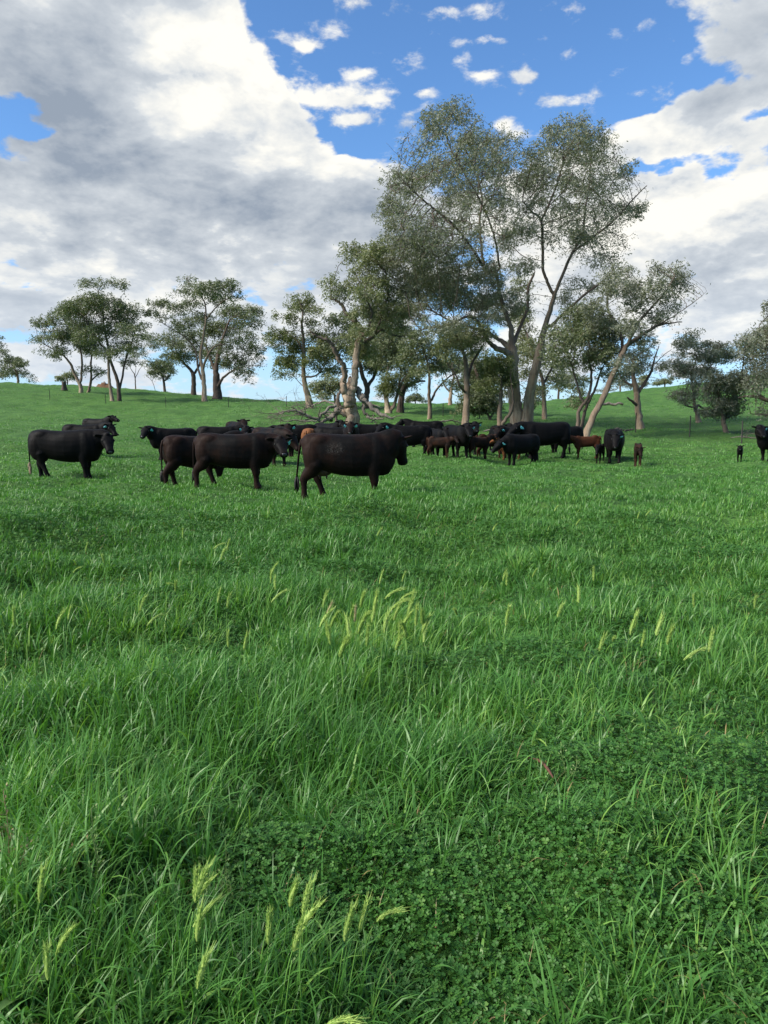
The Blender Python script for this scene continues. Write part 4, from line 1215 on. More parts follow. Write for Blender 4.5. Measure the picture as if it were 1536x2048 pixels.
def cow_mesh(size=1.0, nlen=None, calf=False, head_yaw=0.0, head_pitch=-22.0, neck_up=0.12, neck_yaw=None, stance=(0, 0, 0, 0), fat=1.0,
             voxel=0.021, seed=0):
    """continuous body; local +X is forward.  stance = foot shifts (front left, front right, hind left, hind right)
    returns mesh and the frame of the head"""
    bm = bmesh.new()
    V = Vector
    leg = 0.0
    # torso stations: x, top, bottom, half width
    if not calf:
        st = [(-0.985, 1.18, 0.96, .10), (-0.955, 1.26, .84, .18), (-0.88, 1.315, .70, .245), (-0.74, 1.34, .62, .29), (-0.56, 1.345, .575, .31), (-0.36, 1.32, .535, .32),
              (-0.12, 1.31, .485, .345), (0.12, 1.31, .465, .35), (0.34, 1.315, .465, .33), (0.52, 1.335, .47, .30), (0.70, 1.35, .475, .275), (0.84, 1.34, .48, .25), (0.95, 1.31, .52, .21), (1.03, 1.26, .63, .16), (1.09, 1.2, .74, .11)]
    else:
        st = [(-0.72, 1.14, 0.98, .07), (-0.70, 1.19, .90, .12), (-0.64, 1.23, .78, .165), (-0.52, 1.25, .70, .19), (-0.38, 1.25, .68, .20), (-0.2, 1.235, .66, .21),
              (0.0, 1.225, .64, .225), (0.2, 1.225, .64, .215), (0.36, 1.235, .65, .195), (0.50, 1.235, .67, .17), (0.60, 1.22, .70, .14), (0.68, 1.17, .78, .10)]
    rings = []
    for x, t, b, w in st:
        x *= 1.0 if calf else 0.90
        zc = (t * 0.52 + b * 0.48)
        rings.append((V((x, 0, zc)), V((1, 0, 0)), w * fat, t - zc, zc - b))
    loft(bm, rings, 24, 2.5)
    sx = 0.74 if calf else 1.0
    tx = 0.78 if calf else 0.90     # lengthwise factor
    ww = 0.62 if calf else 1.0
    # hook bones and shoulder masses give the silhouette its corners
    for s in (1, -1):
        ellipsoid(bm, V((-0.58 * tx, s * .19 * ww * fat, 1.16)), .24 * tx, .11 * ww, .15)
        ellipsoid(bm, V((0.64 * tx, s * .18 * ww * fat, .90)), .26 * tx, .125 * ww, .38)
        ellipsoid(bm, V((-0.73 * tx, s * .18 * ww * fat, .88)), .235 * tx, .14 * ww, .36)
        ellipsoid(bm, V((-0.955 * tx, s * .085 * ww, 1.12)), .055, .05, .07)
    # legs
    fx = (0.60 * tx, 0.60 * tx); hx = (-0.74 * tx, -0.74 * tx)
    k = 0
    feet = []
    lr = 1.0 if calf else 1.3
    for s in (1, -1):
        d = stance[k]; k += 1
        y = s * .185 * ww
        limb(bm, [(V((0.62 * tx, y, 1.0)), .15 * lr, .07 * ww), (V((0.60 * tx, y, .74)), .145 * lr, .085 * lr), (V((0.585 * tx + d * .25, y, .60)), .105 * lr, .078 * lr), (V((0.595 * tx + d * .55, y * .97, .43)), .073 * lr, .062 * lr),
                  (V((0.60 * tx + d * .68, y * .95, .36)), .066 * lr, .060 * lr), (V((0.595 * tx + d * .78, y * .95, .27)), .046 * lr, .042 * lr), (V((0.595 * tx + d * .92, y * .95, .15)), .046 * lr, .043 * lr), (V((0.60 * tx + d * .97, y * .95, .10)), .054 * lr, .050 * lr),
                  (V((0.62 * tx + d, y * .95, .05)), .058 * lr, .054 * lr), (V((0.635 * tx + d, y * .95, 0.0)), .072 * lr, .062 * lr)], 12)
        feet.append((0.635 * tx + d, y * .95))
    for s in (1, -1):
        d = stance[k]; k += 1
        y = s * .185 * ww
        limb(bm, [(V((-0.70 * tx, y * .95, 1.06)), .22 * tx, .09 * ww), (V((-0.68 * tx, y * 1.02, .84)), .23 * tx, .115 * ww), (V((-0.66 * tx + d * .15, y * 1.04, .70)), .185 * tx, .105 * lr * ww ** .3), (V((-0.73 * tx + d * .35, y, .58)), .115 * lr, .075 * lr),
                  (V((-0.815 * tx + d * .6, y * .97, .47)), .074 * lr, .055 * lr), (V((-0.825 * tx + d * .7, y * .95, .41)), .066 * lr, .05 * lr), (V((-0.80 * tx + d * .8, y * .94, .30)), .047 * lr, .041 * lr), (V((-0.775 * tx + d * .93, y * .94, .15)), .046 * lr, .042 * lr),
                  (V((-0.765 * tx + d * .98, y * .94, .09)), .056 * lr, .050 * lr), (V((-0.745 * tx + d, y * .94, .04)), .06 * lr, .055 * lr), (V((-0.73 * tx + d, y * .94, 0.0)), .073 * lr, .062 * lr)], 12)
        feet.append((-0.73 * tx + d, y * .94))
    # neck and head
    if neck_yaw is None:
        neck_yaw = head_yaw * 0.5
    ny = R(neck_yaw); hy = R(head_yaw); hp = R(head_pitch)
    b0 = V((0.66 * tx, 0, 1.00)); nl = nlen or (0.43 if not calf else 0.42)
    b1 = V((0.86 * tx, 0, 1.05 + neck_up * .2))
    poll = V((0.82 * tx + nl * math.cos(ny), nl * math.sin(ny), 1.20 + neck_up))
    hd = V((math.cos(hy) * math.cos(hp), math.sin(hy) * math.cos(hp), math.sin(hp)))
    jn = poll - hd * 0.05 - V((0, 0, .07))
    rg = []
    R0 = (.26, .34, .42) if not calf else (.15, .22, .22)
    R1 = (.135, .14, .20) if not calf else (.085, .095, .12)
    n = 8
    for i in range(n + 1):
        t = i / n
        p = b0 * (1 - t) ** 3 + b1 * 3 * t * (1 - t) ** 2 + (jn - hd * .16) * 3 * t * t * (1 - t) + jn * t ** 3
        dv = (b1 - b0) * 3 * (1 - t) ** 2 + (jn - hd * .16 - b1) * 6 * t * (1 - t) + (hd * .16) * 3 * t * t
        e = t ** 1.15
        rg.append((p, dv, R0[0] * (1 - e) + R1[0] * e, R0[1] * (1 - e) + R1[1] * e, R0[2] * (1 - e) + R1[2] * e))
    loft(bm, rg, 18, 2.1)
    hs = 1.17 if not calf else 0.96
    # head stations along hd: dist, half width, up, down, vertical shift
    side = hd.cross(V((0, 0, 1))).normalized(); hu = side.cross(hd).normalized()
    H_ = [(-.05, .095, .08, .12, .0), (0.0, .12, .092, .155, -.005), (.07, .138, .09, .175, -.01), (.14, .14, .085, .175, -.015), (.22, .118, .08, .155, -.022), (.30, .094, .07, .13, -.03),
          (.37, .086, .064, .112, -.035), (.42, .094, .064, .10, -.04), (.46, .094, .056, .085, -.045), (.485, .07, .035, .055, -.05)]
    loft(bm, [(poll + hd * (a * hs) + hu * (sh * hs), hd, w * hs, u * hs, dn * hs) for a, w, u, dn, sh in H_], 18, 2.3)
    ellipsoid(bm, poll + hu * .07 * hs - hd * .0, .07 * hs, .065 * hs, .05 * hs)
    earpos = []
    for s in (1, -1):
        # eyes' brow
        ellipsoid(bm, poll + hd * .145 * hs - side * s * .105 * hs + hu * .025 * hs, .045 * hs, .03 * hs, .035 * hs)
        root_ = poll + hd * .015 * hs - side * s * .09 * hs + hu * .035 * hs
        ed = (-side * s * 1.0 - hd * .22 + hu * (0.02 if not calf else .1)).normalized()
        nrm = (hd * .9 - hu * .35).normalized(); nrm = (nrm - ed * nrm.dot(ed)).normalized()
        oth = ed.cross(nrm)
        mt = Matrix((ed, oth, nrm)).transposed().to_quaternion()
        L_ = .125 if not calf else .115
        ellipsoid(bm, root_ + ed * L_ * .9, L_, .062, .024, mt, 14)
        ellipsoid(bm, root_ + ed * .03, .05, .035, .035, mt, 10)
        earpos.append((root_, ed, oth, nrm, L_))
    me = bpy.data.meshes.new('cow_raw')
    bmesh.ops.recalc_face_normals(bm, faces=bm.faces)
    bm.to_mesh(me); bm.free()
    tmp = bpy.data.objects.new('tmp', me)
    COL.objects.link(tmp)
    md = tmp.modifiers.new('r', 'REMESH'); md.mode = 'VOXEL'; md.voxel_size = voxel; md.use_smooth_shade = True
    sm = tmp.modifiers.new('s', 'SMOOTH'); sm.factor = 0.5; sm.iterations = 11 if voxel < .018 else 6
    dg = bpy.context.evaluated_depsgraph_get()
    out = bpy.data.meshes.new_from_object(tmp.evaluated_get(dg), depsgraph=dg)
    bpy.data.objects.remove(tmp); bpy.data.meshes.remove(me)
    # slight unevenness of flesh and coat
    n = len(out.vertices)
    co = np.empty(n * 3, np.float32); out.vertices.foreach_get('co', co); co = co.reshape(-1, 3)
    rs = np.random.RandomState(seed)
    w = 0
    for q in range(22):
        k = rs.normal(0, 1, 3); k /= np.linalg.norm(k); lam = rs.uniform(.22, .8)
        w = w + np.sin(co @ k * 6.28 / lam + rs.uniform(0, 6.28)) * lam
    co[:, 1] += 0.0022 * w * np.clip(co[:, 1] * 8, -1, 1); co[:, 2] += 0.0012 * w
    out.vertices.foreach_set('co', co.ravel())
    if size != 1.0:
        out.transform(Matrix.Scale(size, 4))
    out.polygons.foreach_set('use_smooth', np.ones(len(out.polygons), bool))
    info = dict(poll=poll, hd=hd, side=side, hu=hu, hs=hs, ears=earpos, tx=tx, feet=feet, size=size, calf=calf)
    return out, info


def bm_obj(name, bm, mat, parent, size=1.0, smooth=True):
    me = bpy.data.meshes.new(name)
    bmesh.ops.recalc_face_normals(bm, faces=bm.faces)
    bm.to_mesh(me); bm.free()
    if size != 1.0: me.transform(Matrix.Scale(size, 4))
    if smooth: me.polygons.foreach_set('use_smooth', np.ones(len(me.polygons), bool))
    me.materials.append(mat)
    o = bpy.data.objects.new(name, me); COL.objects.link(o)
    if parent: o.parent = parent
    return o


def make_tag(bm, ear):
    root_, ed, oth, nrm, L_ = ear
    c = root_ + ed * L_ * 1.05 + nrm * .035 + Vector((0, 0, -.02))
    dn = Vector((0, 0, -1)); dn = (dn - nrm * dn.dot(nrm)).normalized(); sd_ = dn.cross(nrm)
    prof = [(-.022, 0.0), (-.022, .035), (-.055, .065), (-.060, .150), (.060, .150), (.055, .065), (.022, .035), (.022, 0.0)]
    fr = [bm.verts.new(c + sd_ * a + dn * b + nrm * .004) for a, b in prof]
    bk = [bm.verts.new(c + sd_ * a + dn * b - nrm * .004) for a, b in prof]
    bm.faces.new(fr); bm.faces.new(list(reversed(bk)))
    for i in range(len(prof)):
        j = (i + 1) % len(prof)
        bm.faces.new((fr[i], bk[i], bk[j], fr[j]))


CACHE = {}
HERD = 'beef cattle grazing in a loose herd'


def cow(label, px, d, heading, *, coat='black', size=1.0, calf=False, head_yaw=0.0, head_pitch=-22.0, neck_up=0.12, neck_yaw=None,
        stance=(.03, -.05, .08, -.12), fat=1.0, tags=(1,), tail=True, detail=False, switch=None, udder=False, dz=0.0, tail_swing=0.0, nlen=None):
    """tags: which ears (0 = its left, 1 = its right) carry a tag"""
    x = px2x(px, d)
    key = (nlen, calf, round(head_yaw), round(head_pitch), round(neck_up, 2), neck_yaw, stance, round(fat, 2), detail)
    if key not in CACHE:
        CACHE[key] = cow_mesh(1.0, nlen, calf, head_yaw, head_pitch, neck_up, neck_yaw, stance, fat, 0.0155 if detail else 0.021, len(CACHE))
    me, info = CACHE[key]
    me = me.copy()
    me.materials.clear(); me.materials.append(HIDE[coat])
    me.name = 'calf' if calf else 'cow'
    o = bpy.data.objects.new('calf' if calf else 'cow', me)
    COL.objects.link(o)
    o.location = (x, d, gz(x, d) + dz - 0.02)
    o.rotation_euler = (0, 0, R(heading)); o.scale = (size,) * 3
    tag(o, label, 'calf' if calf else 'cow', HERD if not calf else 'calves among the herd')
    p, hd, side, hu, hs = info['poll'], info['hd'], info['side'], info['hu'], info['hs']
    for e in tags:
        bm = bmesh.new(); make_tag(bm, info['ears'][e])
        bm_obj('ear_tag', bm, M_TAG, o, smooth=False)
    bm = bmesh.new()
    nose = p + hd * .468 * hs - hu * .045 * hs
    ellipsoid(bm, nose, .03, .058 * hs, .04 * hs, Matrix((hd, -side, hu)).transposed().to_quaternion(), 12)
    mz = bm_obj('muzzle', bm, M_MUZZLE, o)
    if detail or d < 36:
        for s in (1, -1):
            bm = bmesh.new()
            ellipsoid(bm, p + hd * .155 * hs - side * s * .132 * hs + hu * .012 * hs, .022 * hs, .016 * hs, .018 * hs, None, 10)
            bm_obj('eye', bm, M_EYE, o)
    if tail:
        bm = bmesh.new()
        tx = info['tx']
        x0 = -0.955 * tx
        zt = 1.22
        lo = .44 if not calf else .72
        sw = tail_swing
        pts = [(Vector((x0 + .05, 0, zt + .02)), .035, .035), (Vector((x0 - .03, 0, zt - .03)), .034, .034), (Vector((x0 - .065, sw * .1, zt - .14)), .028, .028), (Vector((x0 - .075 - abs(sw) * .1, sw * .35, zt - .34)), .022, .022),
               (Vector((x0 - .07 - abs(sw) * .3, sw * .7, lo + .1)), .018, .018), (Vector((x0 - .07 - abs(sw) * .35, sw * .85, lo)), .02, .02)]
        limb(bm, pts, 8)
        tl = bm_obj('tail', bm, HIDE[coat], o)
        bm = bmesh.new()
        xe = x0 - .07 - abs(sw) * .35; ye = sw * .85
        rs = random.Random(int(px))
        for q in range(12 if detail else 3):
            ax, ay = rs.uniform(-.03, .03), rs.uniform(-.03, .03)
            ln = rs.uniform(.12, .34) * (1 if not calf else .6)
            limb(bm, [(Vector((xe, ye, lo + .05)), .012, .012), (Vector((xe + ax, ye + ay, lo - ln * .35)), .026, .022), (Vector((xe + ax * 1.2, ye + ay * 1.2, lo - ln * .75)), .018, .016), (Vector((xe + ax * 1.5, ye + ay * 1.5, lo - ln)), .004, .004)], 6)
        bm_obj('tail_switch', bm, switch or M_SWITCH, tl)
    if udder:
        bm = bmesh.new()
        ellipsoid(bm, Vector((-.47, 0, .59)), .19, .15, .12, None, 18)
        for ax, ay in ((-.40, .07), (-.40, -.07), (-.54, .06), (-.54, -.06)):
            limb(bm, [(Vector((ax, ay, .53)), .024, .024), (Vector((ax, ay, .47)), .02, .02), (Vector((ax, ay, .425)), .012, .012)], 8)
        bm_obj('udder', bm, M_UDDER, o)
    if detail:
        for fx, fy in info['feet']:
            bm = bmesh.new()
            limb(bm, [(Vector((fx - .012, fy, .065)), .058, .052), (Vector((fx, fy, .02)), .075, .064), (Vector((fx + .005, fy, -.01)), .08, .067)], 12)
            bm_obj('hoof', bm, M_HOOF, o)
    return o


def herd():
    # ---- the four nearest, side on
    cow('large rusty black cow nearest the camera, side on facing right, mud speckles on its flank', 693, 15.1, 4, coat='patched', size=1.015,
        head_yaw=52, head_pitch=-64, neck_up=.03, neck_yaw=6, nlen=.31, stance=(.06, .02, .22, -.16), tags=(), detail=True, udder=True, tail_swing=.22)
    cow('rusty black cow second nearest, side on, its face turned to the camera', 466, 17.8, 3, coat='brownish', size=.99,
        head_yaw=-72, head_pitch=-30, neck_up=-.05, neck_yaw=-16, stance=(.02, .04, .2, -.16), tags=(0,), detail=True, tail_swing=.1)
    cow('brown-tinged cow seen from its rump, standing just behind the second nearest cow', 398, 19.4, 30, coat='brownish', size=1.03,
        head_yaw=10, head_pitch=-25, stance=(.05, -.1, .12, -.2), tags=(1,), detail=True)
    cow('solid black cow at the far left, side on, with a blond tipped tail', 131, 20.5, 3, coat='black', size=1.03,
        head_yaw=-62, head_pitch=-42, neck_up=-.05, neck_yaw=-12, stance=(0, .05, -.02, .30), tags=(), detail=True, switch=M_SWITCH_PALE, fat=1.04)
    # ---- behind them on the left
    cow('black cow directly behind the far left one, only its back and tagged head above it', 172, 31.5, 0, head_yaw=-35, head_pitch=-40, neck_up=.08, tags=(0, 1), dz=.02)
    cow('farthest cow on the left, only its head and shoulders showing above two others', 197, 43, -20, head_yaw=-10, head_pitch=-15, tags=(0,), neck_up=.2)
    cow('black cow looking at the camera from left of the rump-on brown-tinged cow', 350, 31, 205, head_yaw=62, head_pitch=-30, neck_yaw=25, neck_up=.1, tags=(0,), stance=(0, 0, .1, -.1))
    cow('black cow in the back row above the rump-on cow, tag on its near ear', 438, 33, 8, head_yaw=-20, head_pitch=-30, tags=(1,), neck_up=.05)
    cow('dark brown cow head up between the left group and the heads to its right', 474, 35, -60, coat='brownish', head_yaw=-10, head_pitch=-25, tags=(), neck_up=.12)
    cow('black cow facing the camera, tagged ear, above the second nearest cow', 499, 33.5, -85, head_yaw=-5, head_pitch=-30, tags=(1,), neck_up=.12)
    cow('black cow half hidden, right of two facing heads, hanging tag', 520, 34.5, -35, head_yaw=-20, head_pitch=-30, tags=(0,), neck_up=.1)
    cow('rusty cow angled towards the camera, blue tag, right behind the second nearest cow', 541, 25.5, -48, coat='brownish', head_yaw=18, head_pitch=-50, neck_up=-.15, tags=(0,), stance=(.05, -.05, .1, -.1))
    cow('rusty black cow staring at the camera, ears wide, left of the nearest cow’s rump'.replace('’', ''), 574, 30.5, -78, coat='brownish', head_yaw=-6, head_pitch=-28, neck_up=.16, tags=(0,))
    cow('black cow side on between the staring cow and the ginger back', 592, 33.5, 5, head_yaw=10, head_pitch=-60, neck_up=-.3, tags=())
    # ---- behind the nearest cow
    cow('ginger cow, only its rounded back showing above the nearest cow', 628, 33, 72, coat='ginger', size=.95, head_yaw=0, head_pitch=-60, neck_up=-.4, tags=())
    cow('black cow just right of the ginger back, head low', 655, 34.5, -50, head_yaw=-10, head_pitch=-30, neck_up=.14, tags=())
    cow('speckled greyish black cow with only its topline above the nearest cow', 672, 32.5, 175, coat='black', head_yaw=0, head_pitch=-50, neck_up=-.2, tags=())
    cow('brown-faced cow facing the camera behind the nearest cow, blue tags in both ears', 703, 31, -88, coat='brownish', head_yaw=-4, head_pitch=-32, neck_up=.10, tags=(0, 1))
    cow('black cow side on behind the nearest cow, its level back right of the brown face', 741, 32.5, 2, head_yaw=0, head_pitch=-55, neck_up=-.3, tags=())
    cow('black cow facing left with a blue tag, directly behind the nearest cow\'s head', 818, 30.2, 186, coat='black', head_yaw=52, head_pitch=-30, neck_up=.1, tags=(0,), stance=(.03, -.05, .12, -.14), fat=1.05)
    cow('cow whose back shows behind the hips of the left-facing tagged black cow', 850, 38, 178, head_yaw=0, head_pitch=-30, tags=())
    # ---- middle group
    cow('black cow facing the camera with thin face, behind a dark calf', 872, 31.5, -68, head_yaw=-22, head_pitch=-35, neck_up=.08, tags=(), size=.97)
    cow('dark brown woolly calf standing side on in front of facing cows', 879, 29.8, -12, coat='brown', calf=True, size=.66, head_yaw=-60, head_pitch=-35, neck_up=.02, tags=())
    cow('broad black cow facing the camera, standing over the dark woolly calf', 912, 30.3, -70, head_yaw=-14, head_pitch=-35, neck_up=.06, tags=(0,), fat=1.05)
    cow('black cow with a light blue tag looking over the shoulder of the broad facing cow', 933, 34, -76, head_yaw=-12, head_pitch=-30, neck_up=.22, tags=(0,))
    cow('dark brown calf seen from behind, left of two brown calves', 957, 30.5, 32, coat='brown', calf=True, size=.72, head_yaw=30, head_pitch=-20, tags=())
    cow('brown calf side on, head hidden by the black cow with lowered head', 981, 32.5, 8, coat='brown', calf=True, size=.86, head_yaw=0, head_pitch=-60, neck_up=-.25, tags=())
    cow('black face peering out above the brown calves, farthest in the middle group', 1000, 36, -75, head_yaw=-12, head_pitch=-30, neck_up=.12, tags=())
    cow('brown-faced cow with a blue tag looking left over the black lowered-head cow', 1032, 32.3, 215, coat='brownish', head_yaw=22, head_pitch=-38, neck_up=.05, tags=(0,))
    cow('ginger calf mostly hidden, its legs under the lowered-head cow', 1020, 31.5, 195, coat='ginger', calf=True, size=.66, tags=())
    cow('smooth black cow with lowered head pointing left, in front of the middle group', 1042, 28.6, 212, coat='black', size=.90, head_yaw=-2, head_pitch=-35, neck_up=-.22, neck_yaw=-5, tags=(0,), stance=(.03, -.04, .08, -.1), detail=True, fat=1.08)
    cow('big black cow facing left, tallest back of the middle group', 1090, 30.0, 192, coat='black', size=1.12, head_yaw=25, head_pitch=-30, neck_up=-.02, tags=(0,), stance=(.02, -.06, .1, -.12), fat=1.04)
    cow('black cow behind the big left-facing one, rump to the leaning gum', 1128, 34, 198, coat='black', head_yaw=10, head_pitch=-35, tags=())
    # ---- right
    cow('red-brown calf side on facing left, below the leaning gum', 1172, 30.6, 184, coat='red', calf=True, size=.74, head_yaw=-5, head_pitch=-12, neck_up=.02, tags=(), stance=(.05, -.05, .1, -.1))
    cow('small black calf tucked against the side of the round facing cow', 1199, 30.0, -118, coat='black', calf=True, size=.62, head_yaw=8, head_pitch=-50, neck_up=-.15, tags=())
    cow('round black cow standing head on, muzzle pale, alone right of the red-brown calf', 1226, 30.2, -103, coat='black', size=1.02, head_yaw=-6, head_pitch=-48, neck_up=-.12, tags=(0,), stance=(.02, -.02, .05, -.05), fat=1.16)
    cow('brown calf walking head down towards the camera on open grass', 1275, 27.2, -106, coat='brown', calf=True, size=.68, head_yaw=14, head_pitch=-62, neck_up=-.14, tags=(), stance=(.08, -.06, .05, -.1))
    cow('tiny black calf facing the camera near the right edge', 1478, 29.5, -116, coat='black', calf=True, size=.52, head_yaw=2, head_pitch=-25, neck_up=.08, tags=())
    cow('black cow cut off by the right edge, looking at the camera', 1549, 29.5, 205, coat='black', size=1.0, head_yaw=58, head_pitch=-30, neck_up=.12, neck_yaw=18, tags=(0,))


herd()


# ---------------------------------------------------------------- grass, clover
M_GRASS = m_leafy('grass_blades', (0.053, 0.162, 0.029), (0.097, 0.248, 0.046), (0.240, 0.400, 0.076), 0.34, 0.42, 0.42)
M_CLOVER = m_leafy('clover_leaves', (0.033, 0.112, 0.019), (0.056, 0.157, 0.027), (0.110, 0.220, 0.039), 0.24, 0.52, 0.3)

LEAN = math.atan2(0.35, 1.0)          # the wind has combed the blades to the right


def blades(x, y, h, w, rs, segs=4, bend=(0.3, 1.3), lean=0.25, t=None, z0=None, arch_dir=0.9, th=None, lean_add=0.0):
    n = len(x)
    z = hgt(x, y) - 0.01 if z0 is None else z0
    if th is None:
        th = np.where(rs.rand(n) < 0.35, rs.normal(LEAN, arch_dir * 1.2, n), rs.uniform(0, 2 * math.pi, n))
    D = np.stack([np.cos(th), np.sin(th), np.zeros(n)], 1)
    ph0 = np.abs(rs.normal(0, lean, n)) + lean_add; ph1 = rs.uniform(bend[0], bend[1], n) ** 1.2
    tw = rs.uniform(-1.0, 1.0, n)
    side = np.stack([-np.sin(th + tw), np.cos(th + tw), rs.normal(0, .15, n)], 1)
    L = segs + 1
    T = np.linspace(0, 1, L)
    P = np.zeros((n, L, 3)); P[:, 0] = np.stack([x, y, z], 1)
    for i in range(1, L):
        tm = (T[i] + T[i - 1]) / 2
        a = ph0 + ph1 * tm ** 1.7
        stp = (h / segs)[:, None] * (D * np.sin(a)[:, None] + np.array([0, 0, 1.0]) * np.cos(a)[:, None])
        P[:, i] = P[:, i - 1] + stp
    wd = w[:, None] * np.clip(np.where(T < .35, 0.7 + 0.3 * T / .35, ((1 - T) / .65) ** 0.75), 0.04, 1)[None, :]
    A = P + side[:, None, :] * wd[:, :, None] * 0.5
    B = P - side[:, None, :] * wd[:, :, None] * 0.5
    V = np.stack([A, B], 2).reshape(-1, 3)
    b = (np.arange(n) * L * 2)[:, None]
    i = np.arange(segs)[None, :]
    a0 = b + i * 2
    F = np.stack([a0, a0 + 1, a0 + 3, a0 + 2], -1).reshape(-1, 4)
    tt = rs.rand(n) if t is None else t
    return V, F, np.repeat(tt, L * 2)


def polar(n, r0, r1, rs, power, az=0.66):
    """n points between distances; density falls as r**-power"""
    e = 2.0 - power
    u = rs.rand(n)
    r = np.exp(np.log(r0) + u * np.log(r1 / r0)) if abs(e) < 1e-6 else (r0 ** e + u * (r1 ** e - r0 ** e)) ** (1 / e)
    a = rs.uniform(-1, 1, n) * (az + 0.42 * np.exp(-(r - 1.3) / 2.2))
    return np.sin(a) * r, np.cos(a) * r


# drawn-from-the-photo tussocks: (px, py, radius m, tallness, density) of the tall grass, and clover beds
TALL = [(700, 1330, .50, 1.05), (780, 1310, .42, 1.05), (620, 1330, .40, .95), (690, 1560, .55, 1.0), (520, 1540, .5, .95), (840, 1560, .45, .9), (420, 1480, .6, .8), (640, 1420, .6, .8), (1000, 1440, .55, .7), (200, 1700, .4, .7), (90, 1640, .4, .75), (260, 1400, .6, .6),
        (60, 1450, .5, .5), (340, 2020, .30, .9), (520, 2040, .28, .9), (130, 2000, .3, .8), (640, 2030, .2, .7), (40, 1850, .3, .7), (300, 1900, .22, .5), (1400, 1690, .25, .6), (1260, 1700, .2, .5),
        (1250, 1960, .2, .6), (1330, 2040, .22, .6), (1480, 2030, .15, .5), (1200, 1420, .5, .5), (1440, 1330, .7, .6), (1250, 1240, .9, .5), (900, 1200, .9, .3), (300, 1240, 1.0, .55), (560, 1230, 1., .55),
        (100, 1180, 1.2, .45), (1100, 1130, 1.2, .35), (780, 1290, .6, .8), (700, 1300, .5, .6), (1060, 1600, .12, .5), (950, 1990, .14, .4)]
CLOVER = [(1150, 1800, .75), (900, 1760, .6), (1350, 1840, .5), (1000, 1950, .5), (1450, 1530, .7), (1250, 1560, .7), (700, 1720, .5), (160, 1560, .35), (480, 1760, .35), (760, 1900, .35), (900, 1080, 2.), (500, 1060, 2.), (1400, 1120, 2.),
          (1250, 1250, .6), (330, 1300, .4)]
_tall = [(*ground_px(px, py), r, k) for px, py, r, k in TALL]
_clov = [(*ground_px(px, py), r) for px, py, r in CLOVER]


def tall_field(x, y):
    f = np.zeros(len(x))
    for cx, cy, r, k in _tall:
        f = np.maximum(f, k * np.exp(-(((x - cx) / r) ** 2 + ((y - cy) / r) ** 2)))
    n = vnoise(x, y, 1.1, 21) * 0.6 + vnoise(x, y, 0.42, 22) * 0.4
    r = np.hypot(x, y)
    far = np.clip((r - 4.2) / 5, 0, 1)
    v = np.clip(f * (0.75 + 0.5 * n) + (n - 0.35) * (0.30 + 0.75 * far), 0, 1.1)
    tuft = np.clip((vnoise(x, y, 1.5, 23) * .55 + vnoise(x, y, .55, 24) * .45 - .42) * 3.2, 0, 1)
    m = np.clip((r - 6.5) / 3.0, 0, 1)
    return v * (1 - m) + m * (0.12 + 0.62 * tuft * (0.5 + n))


def clover_field(x, y):
    f = np.zeros(len(x))
    for cx, cy, r in _clov:
        f = np.maximum(f, np.exp(-(((x - cx) / r) ** 2 + ((y - cy) / r) ** 2)))
    n = vnoise(x, y, 0.9, 31) * 0.6 + vnoise(x, y, 0.3, 32) * 0.4
    return np.clip(0.28 * f + n * 1.05, 0, 1.2)


def near_cow(x, y):
    return x


